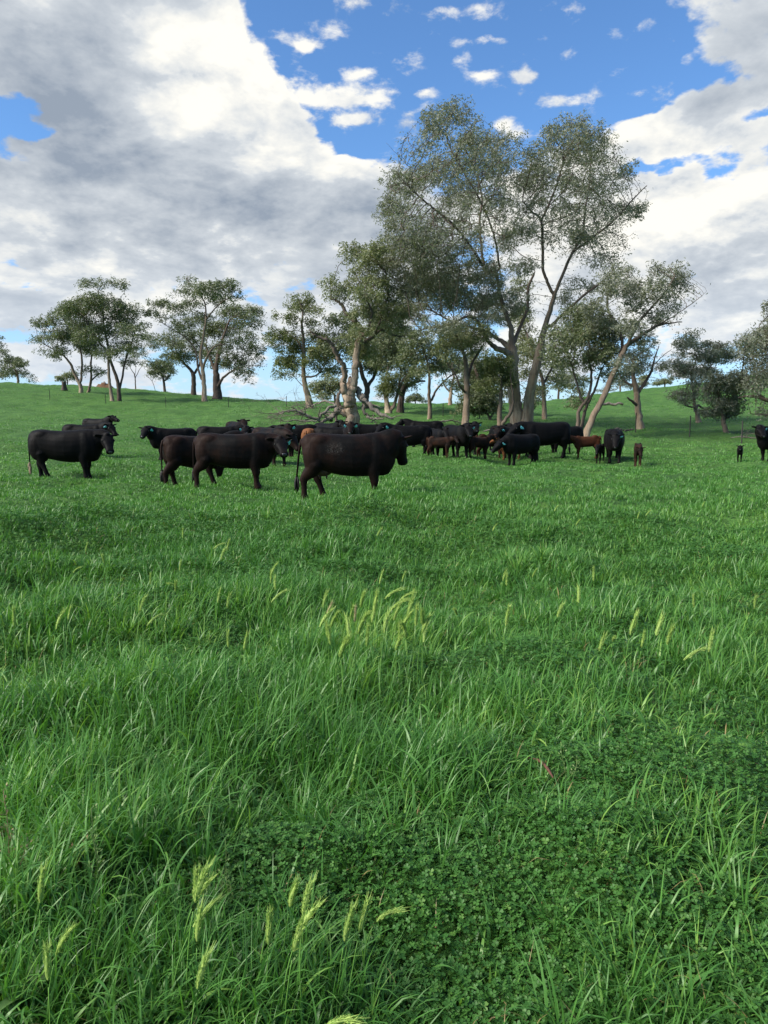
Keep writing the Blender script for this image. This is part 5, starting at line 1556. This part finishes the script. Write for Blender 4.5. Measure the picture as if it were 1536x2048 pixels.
def build_grass():
    Vs, Fs, Ts, Ps = [], [], [], []
    base = 0

    def add(V, F, T):
        nonlocal base
        Vs.append(V); Fs.append(F + base); Ts.append(T); base += len(V)

    def flush(name, mat, label):
        nonlocal Vs, Fs, Ts, base
        V = np.vstack(Vs); F = np.vstack(Fs); T = np.concatenate(Ts)
        p = vnoise(V[:, 0], V[:, 1], 2.3, 77) * 0.5 + vnoise(V[:, 0], V[:, 1], 9.0, 78) * 0.5
        o = mesh_np(name, V, F, mat, {'t': T, 'p': p})
        tag(o, label, 'grass' if 'grass' in name else 'clover', kind='stuff')
        Vs, Fs, Ts, base = [], [], [], 0
        return o

    # tall blades, close by
    rs = np.random.RandomState(101)
    x, y = polar(int(86000 * GD), 1.35, 9.5, rs, 1.5)
    tf = tall_field(x, y)
    keep = rs.rand(len(x)) < np.clip(tf * 1.5 - .12, 0.14, 1)
    x, y, tf = x[keep], y[keep], tf[keep]
    n = len(x)
    r = np.hypot(x, y)
    h = (0.10 + 0.27 * tf) * rs.uniform(0.55, 1.25, n) * np.where(r < 2.3, 0.72, 1)
    w = rs.uniform(0.0040, 0.0092, n) * (1 + 0.07 * r)
    gx, gy = ground_px(740, 1310)
    tt = np.clip(0.15 + 0.55 * vnoise(x, y, .5, 5) + .4 * np.exp(-((x - gx) ** 2 + (y - gy) ** 2) / .35) + rs.normal(0, .2, n), 0, 1)
    add(*blades(x, y, h, w, rs, 6, (0.15, 2.1), 0.15, tt))
    # tussocks: blades fanning out of one crown
    for cnt, m, r0, r1, pw, rad, hh, seg in ((2600, 26, 1.35, 9, 1.3, .045, (.13, .30), 5), (15000, 10, 8, 38, 1.6, .07, (.10, .21), 3)):
        cx, cy = polar(int(cnt * GD), r0, r1, rs, pw)
        kp = rs.rand(len(cx)) < (np.clip(tall_field(cx, cy) * 1.5 + .10, 0, 1) if r0 < 5 else 1.0)
        cx, cy = cx[kp], cy[kp]
        hs_ = rs.uniform(*hh, len(cx)) * (0.6 + 0.6 * vnoise(cx, cy, 1.3, 61)) * (np.clip(1.45 - np.hypot(cx, cy) / 32, .4, 1) if r0 > 5 else 1)
        tc_ = np.clip(0.05 + .75 * rs.rand(len(cx)), 0, 1)
        ax = rs.uniform(0, 2 * math.pi, (len(cx), m)); ar = np.abs(rs.normal(0, rad, (len(cx), m)))
        x = (cx[:, None] + np.cos(ax) * ar).ravel(); y = (cy[:, None] + np.sin(ax) * ar).ravel()
        n = len(x); rr_ = np.hypot(x, y)
        add(*blades(x, y, np.repeat(hs_, m) * rs.uniform(.6, 1.2, n), rs.uniform(0.0038, 0.0075, n) * (1 + .085 * rr_), rs, seg, (0.3, 2.0), 0.12,
                    np.clip(np.repeat(tc_, m) + rs.normal(0, .15, n), 0, 1), th=(ax + rs.normal(0, .5, ax.shape)).ravel(), lean_add=np.clip(ar.ravel() / rad * .22, 0, .7)))
    # broad arching leaves
    x, y = polar(int(14000 * GD), 1.3, 7.0, rs, 1.3)
    tf = tall_field(x, y); keep = rs.rand(len(x)) < np.clip(tf * 1.3, 0.06, 1); x, y, tf = x[keep], y[keep], tf[keep]
    n = len(x)
    add(*blades(x, y, (0.17 + 0.20 * tf) * rs.uniform(.7, 1.3, n) * np.where(np.hypot(x, y) < 2.3, .75, 1), rs.uniform(0.008, 0.0145, n), rs, 8, (1.0, 2.6), 0.28, np.clip(rs.normal(.45, .25, n), 0, 1)))
    # short under-storey, close by
    x, y = polar(int(78000 * GD), 1.3, 9.5, rs, 1.5)
    n = len(x)
    cl = clover_field(x, y)
    keep = rs.rand(n) < np.clip(1.15 - cl, 0.28, 1); x, y = x[keep], y[keep]; n = len(x)
    add(*blades(x, y, rs.uniform(0.04, 0.13, n), rs.uniform(0.0035, 0.0065, n) * (1 + .09 * np.hypot(x, y)), rs, 3, (0.2, 1.6), 0.4, np.clip(rs.normal(.35, .22, n), 0, 1)))
    # middle distance
    x, y = polar(int(170000 * GD), 8.5, 36, rs, 1.75, 0.64)
    n = len(x); r = np.hypot(x, y)
    tf = tall_field(x, y)
    keep = rs.rand(n) < np.clip(0.22 + tf * 2.0, 0, 1); x, y, tf, r = x[keep], y[keep], tf[keep], r[keep]; n = len(x)
    tt = np.clip(-0.05 + 0.55 * vnoise(x, y, 1.4, 6) + .35 * vnoise(x, y, 4.5, 16) + rs.normal(0, .11, n), 0, 1)
    add(*blades(x, y, (0.05 + 0.15 * tf * np.clip(1.55 - r / 18, .35, 1)) * rs.uniform(.6, 1.3, n), rs.uniform(0.0035, 0.006, n) * (1 + 0.13 * r), rs, 3, (0.2, 1.7), 0.35, tt))
    # far slopes
    x, y = polar(int(150000 * GD), 33, 150, rs, 1.9, 0.62)
    n = len(x); r = np.hypot(x, y)
    nn = vnoise(x, y, 3.2, 41) * .6 + vnoise(x, y, 1.1, 42) * .4
    keep = rs.rand(n) < np.clip((nn - .25) * 2.2, .05, 1); x, y, r, nn = x[keep], y[keep], r[keep], nn[keep]; n = len(x)
    tt = np.clip(0.15 + 0.5 * vnoise(x, y, 5.0, 7) + rs.normal(0, .07, n), 0, 1)
    add(*blades(x, y, (0.05 + .09 * nn) * rs.uniform(.6, 1.2, n), rs.uniform(0.014, 0.026, n) * (1 + 0.02 * r), rs, 2, (0.2, 1.5), 0.5, tt))
    # a few straw-coloured dead leaves and stems low in the sward
    x, y = polar(int(5200 * GD), 1.3, 12, rs, 1.4)
    n = len(x)
    add(*blades(x, y, rs.uniform(0.05, 0.19, n), rs.uniform(0.003, 0.006, n) * (1 + .06 * np.hypot(x, y)), rs, 4, (0.5, 2.6), 0.7, np.full(n, 2.2)))
    flush('grass', M_GRASS, 'lush green pasture grass with arching blades all over the paddock')

    # clover: three heart-shaped leaflets on a thin stalk
    rs = np.random.RandomState(202)
    x, y = polar(int(290000 * GD), 1.3, 13.0, rs, 1.6)
    cf = clover_field(x, y)
    keep = rs.rand(len(x)) < np.clip((cf - .15) * 1.5, 0.10, 1); x, y, cf = x[keep], y[keep], cf[keep]
    n = len(x); r = np.hypot(x, y)
    H0 = (0.025 + 0.075 * vnoise(x, y, .28, 55)) * rs.uniform(.45, 1.2, n) * (0.7 + .5 * cf) + 0.008
    s = rs.uniform(0.0058, 0.0108, n) * (1 + 0.09 * r)
    c = np.stack([x, y, hgt(x, y) + H0], 1)
    yaw = rs.uniform(0, 6.28, n)
    nrm = np.stack([rs.normal(0, .42, n), rs.normal(0, .42, n), np.ones(n)], 1); nrm /= np.linalg.norm(nrm, axis=1)[:, None]
    e1 = np.cross(nrm, np.array([0.3, 1, 0.0])); e1 /= np.linalg.norm(e1, axis=1)[:, None]; e2 = np.cross(nrm, e1)
    allV, allF = [], []
    tv = np.clip(rs.normal(.4, .26, n), 0, 1)
    for k in range(3):
        a = yaw + k * 2.094
        d = e1 * np.cos(a)[:, None] + e2 * np.sin(a)[:, None]
        q = np.cross(nrm, d)
        up = nrm * rs.uniform(-.25, .35, n)[:, None]
        S = s[:, None]
        p0 = c
        p1 = c + (d * .55 + q * .52 + up * .8 + nrm * .12) * S
        p2 = c + (d * 1.05 + q * .40 + up * 1.2 + nrm * .1) * S
        p3 = c + (d * .93 + up * 1.0) * S
        p4 = c + (d * 1.05 - q * .40 + up * 1.2 + nrm * .1) * S
        p5 = c + (d * .55 - q * .52 + up * .8 + nrm * .12) * S
        V = np.stack([p0, p1, p2, p3, p4, p5], 1).reshape(-1, 3)
        b = (np.arange(n) * 6)[:, None]
        F = np.concatenate([b + np.array([[0, 1, 2, 3]]), b + np.array([[0, 3, 4, 5]])], 0)
        add(V, F, np.repeat(tv, 6))
    flush('clover', M_CLOVER, 'dark green low clover carpeting the ground between the grasses')


GD = 1.0
build_grass()


# ---------------------------------------------------------------- seed heads
def m_tint(name, ca, cb, trans=0.3):
    m, T = mat_new(name)
    t = T.n('ShaderNodeAttribute', attribute_name='t').outputs['Fac']
    c = T.mix(t, ca, cb)
    b = principled(T, c, 0.55, 0.3)
    tr = T.n('ShaderNodeBsdfTranslucent'); T.put(tr.inputs[0], c)
    mx = T.n('ShaderNodeMixShader'); mx.inputs[0].default_value = trans
    T.put(mx.inputs[1], b.outputs[0]); T.put(mx.inputs[2], tr.outputs[0])
    finish(T, mx.outputs[0])
    return m


M_HEAD = m_tint('green_barley_head', (0.27, 0.44, 0.09), (0.50, 0.62, 0.18), 0.4)
M_HEAD_TAN = m_tint('ripening_pink_barley_head', (0.42, 0.34, 0.20), (0.48, 0.48, 0.22), 0.4)
M_STALK = m_tint('green_stalk', (0.10, 0.25, 0.045), (0.16, 0.33, 0.06), 0.2)


def strips(segs, rs):
    """segs: list of (p0, p1, w0, w1) thin flat slivers facing every way -> V, F"""
    V, F = [], []
    for p0, p1, w0, w1 in segs:
        d = (p1 - p0); s = d.cross(Vector(rs.normal(0, 1, 3))); s.normalize()
        b = len(V)
        V += [p0 + s * w0, p0 - s * w0, p1 - s * w1, p1 + s * w1]
        F.append((b, b + 1, b + 2, b + 3))
    return np.array([tuple(v) for v in V]), np.array(F)


def head_meshes(h, tilt, seed, hl=0.075):
    rs = np.random.RandomState(seed)
    pts = []
    p = Vector((0, 0, -0.02)); a = 0.03
    n = 10
    for i in range(n + 1):
        pts.append(p.copy())
        a += tilt * (i / n) ** 2 * 0.16
        p = p + Vector((math.sin(a), 0, math.cos(a))) * (h / n)
    stalk = tubes([(pts, [0.0016] * (n + 1))], 3)
    # a flag leaf or two on the stalk
    axis = []
    for i in range(9):
        a += tilt * 0.10
        axis.append(p.copy()); p = p + Vector((math.sin(a), 0, math.cos(a))) * (hl / 8)
    core = tubes([(axis, [0.0030, .0056, .0070, .0072, .0066, .0056, .0044, .0030, .0015])], 5)
    segs = []
    for i in range(8):
        for k in range(7):
            f = (axis[i + 1] - axis[i]).normalized()
            q = Vector(rs.normal(0, 1, 3)); q = (q - f * q.dot(f)).normalized()
            b = axis[i].lerp(axis[i + 1], rs.rand())
            L = rs.uniform(.026, .050) * (1.1 - i * .04)
            segs.append((b + q * .004, b + q * (.004 + L * .13) + f * L, .0009, .0003))
            segs.append((b + q * .001, b + q * .010 + f * .014, .0028, .0008))
    V2, F2 = strips(segs, rs)
    V = np.vstack([core[0], V2]); F = np.vstack([core[1], F2 + len(core[0])])
    return stalk, (V, F)


HEADS = [(630, 1225, 1), (645, 1250, 0), (703, 1240, 1), (718, 1200, 0), (745, 1190, 0), (752, 1165, 0), (741, 1220, 0), (698, 1278, 0), (727, 1288, 0), (757, 1272, 0), (781, 1195, 0), (795, 1160, 0), (806, 1230, 0), (815, 1270, 0),
         (824, 1248, 0), (843, 1235, 0), (925, 1220, 0), (1008, 1245, 0), (1000, 1160, 0), (1056, 1152, 0), (1012, 1168, 0), (1100, 1235, 0), (1215, 1270, 0), (1249, 1262, 0), (1262, 1256, 0), (1283, 1266, 0), (1272, 1290, 0),
         (1335, 1285, 0), (1328, 1310, 0), (1410, 1300, 0), (1186, 1300, 0), (1150, 1206, 0), (540, 1165, 0), (556, 1182, 0), (518, 1200, 0), (430, 1205, 0), (452, 1215, 0), (537, 1148, 0), (365, 1075, 0), (428, 1120, 0), (408, 1095, 0),
         (448, 1098, 0), (356, 1138, 0), (350, 1176, 0), (298, 1168, 0), (205, 1125, 0), (138, 1142, 0), (166, 1102, 0), (128, 1240, 0), (105, 1258, 0), (26, 1248, 0), (273, 1225, 0), (275, 1252, 0), (460, 1290, 0), (482, 1297, 0),
         (604, 1252, 0), (674, 1286, 0), (655, 1298, 0), (370, 1168, 0), (1390, 1210, 0), (1512, 1210, 0),
         (343, 1790, 0), (378, 1783, 0), (364, 1802, 0), (330, 1872, 0), (391, 1880, 0), (555, 1785, 0), (549, 1852, 0), (526, 1888, 0), (603, 1846, 0), (727, 1830, 0), (668, 1872, 0), (686, 1868, 0), (80, 1908, 0), (92, 1932, 0),
         (361, 1998, 0), (616, 2024, 0), (77, 1800, 0), (560, 1885, 0),
         (1145, 1050, 0), (1020, 1018, 0), (1100, 1022, 0), (1285, 1030, 0), (1272, 1036, 0), (1400, 1012, 0), (980, 1062, 0), (1190, 1160, 0), (745, 1070, 0),
         (712, 1225, 0), (733, 1240, 0), (768, 1235, 0), (790, 1255, 0), (808, 1210, 0), (835, 1262, 0), (764, 1212, 0), (660, 1268, 0), (638, 1212, 0), (709, 1258, 0), (800, 1282, 0), (778, 1290, 0), (850, 1285, 0), (690, 1235, 0)]


def top_px(px, py, h):
    r = ray(px, py)
    ds = np.exp(np.linspace(math.log(1.0), math.log(60), 1500))
    xs, zs = r.x / r.y * ds, CAM_H + r.z / r.y * ds
    k = np.nonzero(zs <= hgt(xs, ds) + h)[0]
    i = k[0]
    return float(xs[i]), float(ds[i])


def seed_heads():
    rs = np.random.RandomState(9)
    vars_ = []
    for i, (h, tl) in enumerate(((.30, .15), (.34, .35), (.27, .0), (.38, .3), (.31, .8), (.25, .1))):
        vars_.append((h, head_meshes(h, tl, 300 + i, 0.095 + 0.008 * (i % 3))))
    protos = {}
    for i, (px, py, tan) in enumerate(HEADS):
        v = i % len(vars_)
        h, (st, hd) = vars_[v]
        near = py > 1700
        s = rs.uniform(.9, 1.2) * (0.85 if near else 1.15 if py > 1180 and 590 < px < 870 else 1.0 if py > 1180 else 0.9)
        x, y = top_px(px, py, (h + .02) * s)
        key = (v, tan)
        if key not in protos:
            o = thing('seed_head_stalk', '', 'seed head')
            a = mesh_np('stalk', st[0], st[1], M_STALK, {'t': np.full(len(st[0]), .5)}, parent=o)
            rr = np.random.RandomState(v)
            b = mesh_np('seed_head', hd[0], hd[1], M_HEAD_TAN if tan else M_HEAD, {'t': rr.rand(len(hd[0]))}, parent=o)
            protos[key] = (o, a, b)
        else:
            o0, a0, b0 = protos[key]
            o = o0.copy(); COL.objects.link(o)
            for c0 in (a0, b0):
                c = c0.copy(); c.parent = o; COL.objects.link(c)
        o.location = (x, y, gz(x, y)); o.scale = (s * 1.25, s * 1.25, s)
        o.rotation_euler = (rs.normal(0, .05), rs.normal(.02, .06), rs.normal(-.2, .9))
        if tan:
            tag(o, 'ripening pinkish tan seed head among the pale green ones of the central tussock', 'seed head', 'pinkish seed heads')
        elif near:
            z = [q for q in ((160, 'left corner', 'low in the bottom left corner, apart from the cluster'),
                             (450, 'tallest cluster', 'in the tight cluster standing tallest at the bottom left'),
                             (640, 'second cluster', 'in the looser row right of that tallest cluster'),
                             (2000, 'rightmost ones', 'rightmost of those at the bottom, against the dark clover')) if px < q[0]][0]
            tag(o, 'yellow-green bristly seed head ' + z[2], 'seed head', 'close seed heads, ' + z[1])
        elif py > 1180:
            z = [q for q in ((320, 'left', 'near the left edge, level with the central tussock'),
                             (590, 'left of centre', 'just left of the central tussock crest'),
                             (870, 'central tussock', 'in the dense crest of the central tussock'),
                             (1120, 'right of centre', 'standing alone just right of the central tussock'),
                             (3000, 'right', 'over the sparse tufts at the right, beyond the clover')) if px < q[0]][0]
            tag(o, 'pale green bristly seed head ' + z[2], 'seed head', 'mid picture seed heads, ' + z[1])
        else:
            z = [q for q in ((330, 'far left', 'in the open pasture below the far left cow'),
                             (620, 'left', 'in the open pasture below the second nearest cow'),
                             (900, 'middle', 'in the open pasture below the nearest cow'),
                             (3000, 'right', 'in the open pasture on the right, below the calves')) if px < q[0]][0]
            tag(o, 'small pale seed head ' + z[2], 'seed head', 'open pasture seed heads, ' + z[1])


# ---------------------------------------------------------------- dead wood, posts
def limb_thing(label, d, lines, seed, cat='fallen branch', name='fallen_branch', twigs=8, mat=None, lie=True, tw_len=1.2):
    """lines of (px, py, radius, depth offset); twigs sprout along them"""
    rs = np.random.RandomState(seed)
    chains = []
    for ln in lines:
        pts, rad = [], []
        for q in ln:
            p = at(q[0], q[1], d + (q[3] if len(q) > 3 else 0)); pts.append(p); rad.append(q[2])
        pts, rad = catmull(pts, rad)
        for i in range(len(pts)):
            pts[i] = pts[i] + Vector(rs.normal(0, rad[i] * .35 + .01, 3))
            g = gz(pts[i].x, pts[i].y) + rad[i] * .5
            if pts[i].z < g: pts[i].z = g
        chains.append((pts, rad))
        L = len(pts)
        todo = [(pts, rad, twigs, tw_len)]
        while todo:
            pp, rr, nt, tl = todo.pop()
            for k in range(nt):
                i = rs.randint(max(1, len(pp) // 5), len(pp))
                dv = pp[min(i, len(pp) - 1)] - pp[max(0, i - 1)]
                if dv.length < 1e-5: continue
                dv.normalize()
                a = dv * .7 + Vector(rs.normal(0, .6, 3)); a.z = a.z * .55 + .08; a.normalize()
                tp, tr = [pp[i].copy()], [rr[i] * .6]
                ln_ = tl * rs.uniform(.5, 1.3)
                for s in range(6):
                    a = (a + Vector(rs.normal(0, .17, 3)) + Vector((0, 0, -.03))).normalized()
                    q = tp[-1] + a * ln_ / 6
                    g = gz(q.x, q.y) + .02
                    if q.z < g: q.z = g; a.z = abs(a.z)
                    tp.append(q); tr.append(max(.006, rr[i] * .6 * (1 - (s + 1) / 6.5)))
                chains.append((tp, tr))
                if tl > .7: todo.append((tp, tr, 3, tl * .5))
    V, F, W_ = tubes(chains, 4, .1, seed)
    b = V[V[:, 2].argmin()]
    base = np.array([V[:, 0].mean(), V[:, 1].mean(), V[:, 2].min()])
    o = mesh_np(name, V - base, F, mat or M_DEAD, {'w': W_ + .2}, smooth=True)
    o.location = base
    return tag(o, label, cat)


def dead_wood():
    def z8(l): return Z8(l, True)
    limb_thing('long pale fallen limb leaning from the gnarled gum down to the right', 50.3, [z8([(905, 1310, .20, 0), (950, 1370, .19, -.2), (975, 1420, .17, -.5), (1050, 1480, .14, -.8), (1130, 1535, .12, -1), (1215, 1572, .07, -1.2)]),
               z8([(970, 1420, .12, -.4), (972, 1500, .10, -.5), (1000, 1545, .09, -.6), (1060, 1565, .07, -.8), (1140, 1570, .04, -1)])], 71, twigs=4)
    limb_thing('crossed thin grey stick at the right end of the fallen limb', 49.6, [z8([(1030, 1590, .04, 0), (1090, 1560, .04, 0), (1150, 1530, .03, 0)])], 72, twigs=2, tw_len=.6)
    limb_thing('thick fallen limb propped against the left side of the gnarled gum', 49.8, [z8([(745, 1480, .18, 0), (720, 1530, .16, -.2), (690, 1560, .14, -.4), (650, 1580, .12, -.6), (610, 1592, .08, -.8)]), z8([(735, 1420, .10, 0), (742, 1470, .10, 0), (760, 1510, .08, 0)])], 73, twigs=5)
    limb_thing('long fallen branch with twigs, longest of the grey heap left of the gnarled gum', 49.2, [z8([(730, 1450, .11, 0), (660, 1490, .10, -.3), (580, 1560, .09, -.6), (500, 1550, .08, -.8), (440, 1520, .06, -1), (360, 1500, .05, -1.2), (260, 1510, .03, -1.4)])], 74, twigs=12, tw_len=1.6)
    limb_thing('fallen branch spreading farthest left in the grey heap', 48.6, [z8([(600, 1590, .09, 0), (520, 1560, .08, 0), (430, 1510, .06, .2), (330, 1500, .05, .3), (230, 1530, .03, .4), (170, 1525, .02, .4)])], 75, twigs=12, tw_len=1.5)
    limb_thing('arching bare branch on top of the grey heap of fallen wood', 49.8, [z8([(720, 1440, .07, 0), (640, 1420, .06, .4), (570, 1440, .05, .7), (500, 1470, .04, 1), (420, 1500, .025, 1.2)])], 76, twigs=8, tw_len=1.2)
    limb_thing('low twiggy branch at the front of the grey heap', 47.8, [z8([(570, 1585, .05, 0), (480, 1590, .045, 0), (390, 1580, .04, 0), (300, 1590, .03, 0), (250, 1560, .02, 0)])], 77, twigs=9, tw_len=1.0)
    limb_thing('fallen log lying on the slope right of the low dense gum', 84, [[(1203, 809, .16), (1222, 808, .15), (1246, 808, .12)]], 78, twigs=2, tw_len=.8, cat='log', name='fallen_log')
    limb_thing('short pale stick on the grass left of the sparse pale gum', 46.5, [[(1233, 857, .05), (1240, 858, .05), (1247, 861, .04)]], 79, twigs=1, tw_len=.5, cat='stick', name='stick')
    limb_thing('pair of pale chips of fallen wood beside the sparse pale gum', 46, [[(1250, 861, .05), (1254, 861, .05), (1258, 861, .04)], [(1261, 860, .05), (1264, 859, .05), (1266, 859, .04)]], 80, twigs=0, cat='stick', name='stick')
    limb_thing('thin bare branch lying on the grass at the foot of the lower slope gum', 43.5, [[(1462, 878, .03), (1475, 886, .035), (1490, 888, .04), (1504, 886, .035), (1520, 885, .03)]], 81, twigs=6, tw_len=1.1)
    limb_thing('low grey fallen branch in the grass right of the gnarled gum', 55, [[(862, 845, .05), (880, 843, .06), (905, 841, .05), (925, 846, .03)]], 82, twigs=6, tw_len=1.0)
    limb_thing('thin fallen branch half sunk in grass in front of the round bush', 49, [[(965, 866, .05), (980, 866, .06), (993, 866, .05)]], 83, twigs=2, tw_len=.6)
    # reddish strip of bark in the foreground clover
    m = m_plain('shed_red_bark', (0.16, 0.075, 0.05), .7, .2, .5)
    (xa, ya), (xb, yb) = ground_px(1055, 1552), ground_px(1108, 1598)
    pts = []; rad = [.002, .004, .006, .007, .0075, .006, .003]
    for i in range(7):
        t = i / 6
        x, y = xa + (xb - xa) * t, ya + (yb - ya) * t
        pts.append(Vector((x + .006 * math.sin(t * 4), y, gz(x, y) + .085 + .02 * math.sin(t * 3.1))))
    V, F, W_ = tubes([(pts, rad)], 6)
    b = V.mean(0)
    o = mesh_np('bark_strip', V - b, F, m, {'w': W_}, smooth=True); o.location = b
    tag(o, 'reddish brown strip of bark lying on the clover at right in the foreground', 'bark strip')
    # stump and earth heap on the hill
    x, y = px2x(136, 108), 108.0
    g = gz(x, y)
    bm = bmesh.new()
    rs = random.Random(4)
    prev = None
    for k, (z, r) in enumerate(((-.1, .50), (.1, .42), (.4, .33), (.8, .30), (1.05, .31))):
        ring = [bm.verts.new((r * (1 + .14 * math.sin(3 * a + k * .2)) * math.cos(a), r * (1 + .14 * math.sin(3 * a)) * math.sin(a), z + (rs.uniform(0, .28) if k == 4 else 0))) for a in [q * 2 * math.pi / 14 for q in range(14)]]
        if prev:
            for q in range(14): bm.faces.new((prev[q], prev[(q + 1) % 14], ring[(q + 1) % 14], ring[q]))
        prev = ring
    c = bm.verts.new((0, 0, .95))
    for q in range(14): bm.faces.new((prev[q], prev[(q + 1) % 14], c))
    o = bm_obj('tree_stump', bm, M_DEAD, None); o.location = (x, y, g)
    tag(o, 'grey broken tree stump left of the leaning hill gum', 'tree stump')
    me_earth = m_plain('bare_red_earth', (0.17, 0.10, 0.06), .95, .1, .5)
    x, y = px2x(217, 121), 121.0
    A, Rr = np.meshgrid(np.arange(24) * 2 * math.pi / 24, np.linspace(0.02, 1, 9), indexing='ij')
    X, Y = np.cos(A) * Rr * 1.7, np.sin(A) * Rr * 1.1
    rr = np.random.RandomState(3)
    Z = .75 * (1 - Rr ** 1.6) * (1 + .25 * rr.normal(0, 1, A.shape)) - .12
    gg = hgt(X + x, Y + y) - gz(x, y)
    V = np.stack([X.ravel(), Y.ravel(), (Z + gg).ravel()], 1)
    i, j = np.meshgrid(np.arange(24), np.arange(8), indexing='ij')
    F = np.stack([i * 9 + j, i * 9 + j + 1, (i + 1) % 24 * 9 + j + 1, (i + 1) % 24 * 9 + j], -1).reshape(-1, 4)
    o = mesh_np('earth_mound', V, F, me_earth); o.location = (x, y, gz(x, y))
    tag(o, 'low heap of bare brown earth on the brow of the left hill', 'earth heap')


def fence():
    m = m_plain('weathered_steel', (0.05, 0.045, 0.04), .7, .3, .3)
    posts = [(-110, 100), (0, 97), (107, 95), (217, 92), (336, 88), (460, 84), (575, 79), (690, 74), (800, 69), (885, 65), (957, 61), (1050, 57), (1155, 53), (1268, 49), (1376, 44), (1480, 41), (1600, 39)]
    t = thing('fence', 'thin wire fence on dark steel posts crossing the slope behind the herd', 'fence', (px2x(460, 84), 84, gz(px2x(460, 84), 84)))
    L = np.array(t.location)
    pp = []
    for px, d in posts:
        x = px2x(px, d); g = gz(x, d); pp.append(Vector((x, d, g)))
        bm = bmesh.new()
        # star picket: three fins
        for k in range(3):
            a = k * 2.094
            vs = [Vector((0, 0, -.2)), Vector((.035 * math.cos(a), .035 * math.sin(a), -.2)), Vector((.035 * math.cos(a), .035 * math.sin(a), 1.22)), Vector((0, 0, 1.25))]
            n = Vector((-math.sin(a), math.cos(a), 0)) * .006
            f = [bm.verts.new(v + n) for v in vs]; b = [bm.verts.new(v - n) for v in vs]
            bm.faces.new(f); bm.faces.new(list(reversed(b)))
            for q in range(4): bm.faces.new((f[q], b[q], b[(q + 1) % 4], f[(q + 1) % 4]))
        o = bm_obj('post', bm, m, t, smooth=False)
        o.location = Vector((x, d, g)) - Vector(L)
    for z in (.35, .7, 1.05):
        ch = []
        for a, b in zip(pp[:-1], pp[1:]):
            pts = []
            for k in range(9):
                q = a.lerp(b, k / 8)
                pts.append(Vector((q.x, q.y, max(gz(q.x, q.y) + .1, q.z + z - .05 * math.sin(math.pi * k / 8)))) - Vector(L))
            ch.append((pts, [.0022] * 9))
        V, F, W_ = tubes(ch, 3)
        mesh_np('wire', V, F, m, None, parent=t)


# ---------------------------------------------------------------- weeds
def weeds():
    mg = m_tint('weed_green', (0.07, 0.16, 0.04), (0.20, 0.26, 0.09), .2)
    mb = m_tint('dry_weed', (0.22, 0.15, 0.08), (0.34, 0.26, 0.14), .2)
    for i, (px, py, h, mt, lab) in enumerate(((195, 1612, .34, mg, 'tall thin seeding weed with tiny pods, left of the tall tussock'), (437, 1655, .30, mg, 'upright seeding weed nearest the middle of the left foreground'), (402, 1720, .24, mg, 'short bushy seeding weed below the upright weed'),
                                             (447, 1735, .18, mg, 'smallest seeding weed beside the short bushy weed'), (8, 1590, .36, mb, 'dry brown weed stalk at the left edge'), (28, 1650, .16, mb, 'low dry brown weed near the left edge'), (150, 1672, .16, mb, 'brown seeding weed with flat clusters, left foreground'),
                                             (1140, 1490, .2, mg, 'thin green weed in the clover right of the middle'))):
        rs = np.random.RandomState(500 + i)
        x, y = top_px(px, py, h)
        ch, sg = [], []
        for b in range(3):
            p = Vector((0, 0, -.01)); a = Vector((rs.normal(0, .12), rs.normal(0, .12), 1)).normalized()
            pts = [p]
            for k in range(9):
                a = (a + Vector(rs.normal(0, .06, 3))).normalized(); p = p + a * h / 9 * (1 - .25 * b); pts.append(p)
                if k > 2:
                    for q in range(4):
                        dd = Vector((rs.normal(), rs.normal(), rs.uniform(.2, 1))).normalized()
                        e = p + dd * rs.uniform(.008, .02)
                        sg.append((p, e, .0005, .0004)); sg.append((e, e + dd * .006 + Vector((0, 0, .003)), .0028, .002))
            ch.append((pts, [.0014] * len(pts)))
        V, F, W_ = tubes(ch, 3)
        V2, F2 = strips(sg, rs)
        V = np.vstack([V, V2]); F = np.vstack([F, F2 + len(V) - len(V2)])
        o = mesh_np('weed', V, F, mt, {'t': rs.rand(len(V))}); o.location = (x, y, gz(x, y))
        tag(o, lab, 'weed')
    # dock: a rosette of broad leaves in the near left corner
    rs = np.random.RandomState(77)
    x, y = ground_px(60, 2040)
    V, F = [], []
    for k in range(6):
        az = rs.uniform(0, 6.28) if k else 1.5
        L, wd = rs.uniform(.10, .15), rs.uniform(.013, .02)
        D = Vector((math.cos(az), math.sin(az), 0)); S = Vector((-D.y, D.x, 0))
        b = len(V); p = Vector((0, 0, 0)); a = rs.uniform(.15, .5)
        for s in range(8):
            t_ = s / 7
            w = wd * math.sin(math.pi * min(1, t_ * .95 + .04)) ** .7 + .002
            V += [p - S * w + Vector((0, 0, w * .35)), p, p + S * w + Vector((0, 0, w * .35))]
            a += .14 + .04 * k / 3
            p = p + (D * math.sin(a) + Vector((0, 0, math.cos(a)))) * L / 7
            if s < 7:
                q = b + s * 3
                F += [(q, q + 1, q + 4, q + 3), (q + 1, q + 2, q + 5, q + 4)]
    V = np.array([tuple(v) for v in V]); 
    o = mesh_np('dock_plant', V, np.array(F), mg, {'t': np.full(len(V), .15)}, smooth=True); o.location = (x, y, gz(x, y) + .04)
    tag(o, 'broad leaved green dock plant in the bottom left corner', 'plant')


seed_heads(); dead_wood(); fence(); weeds()
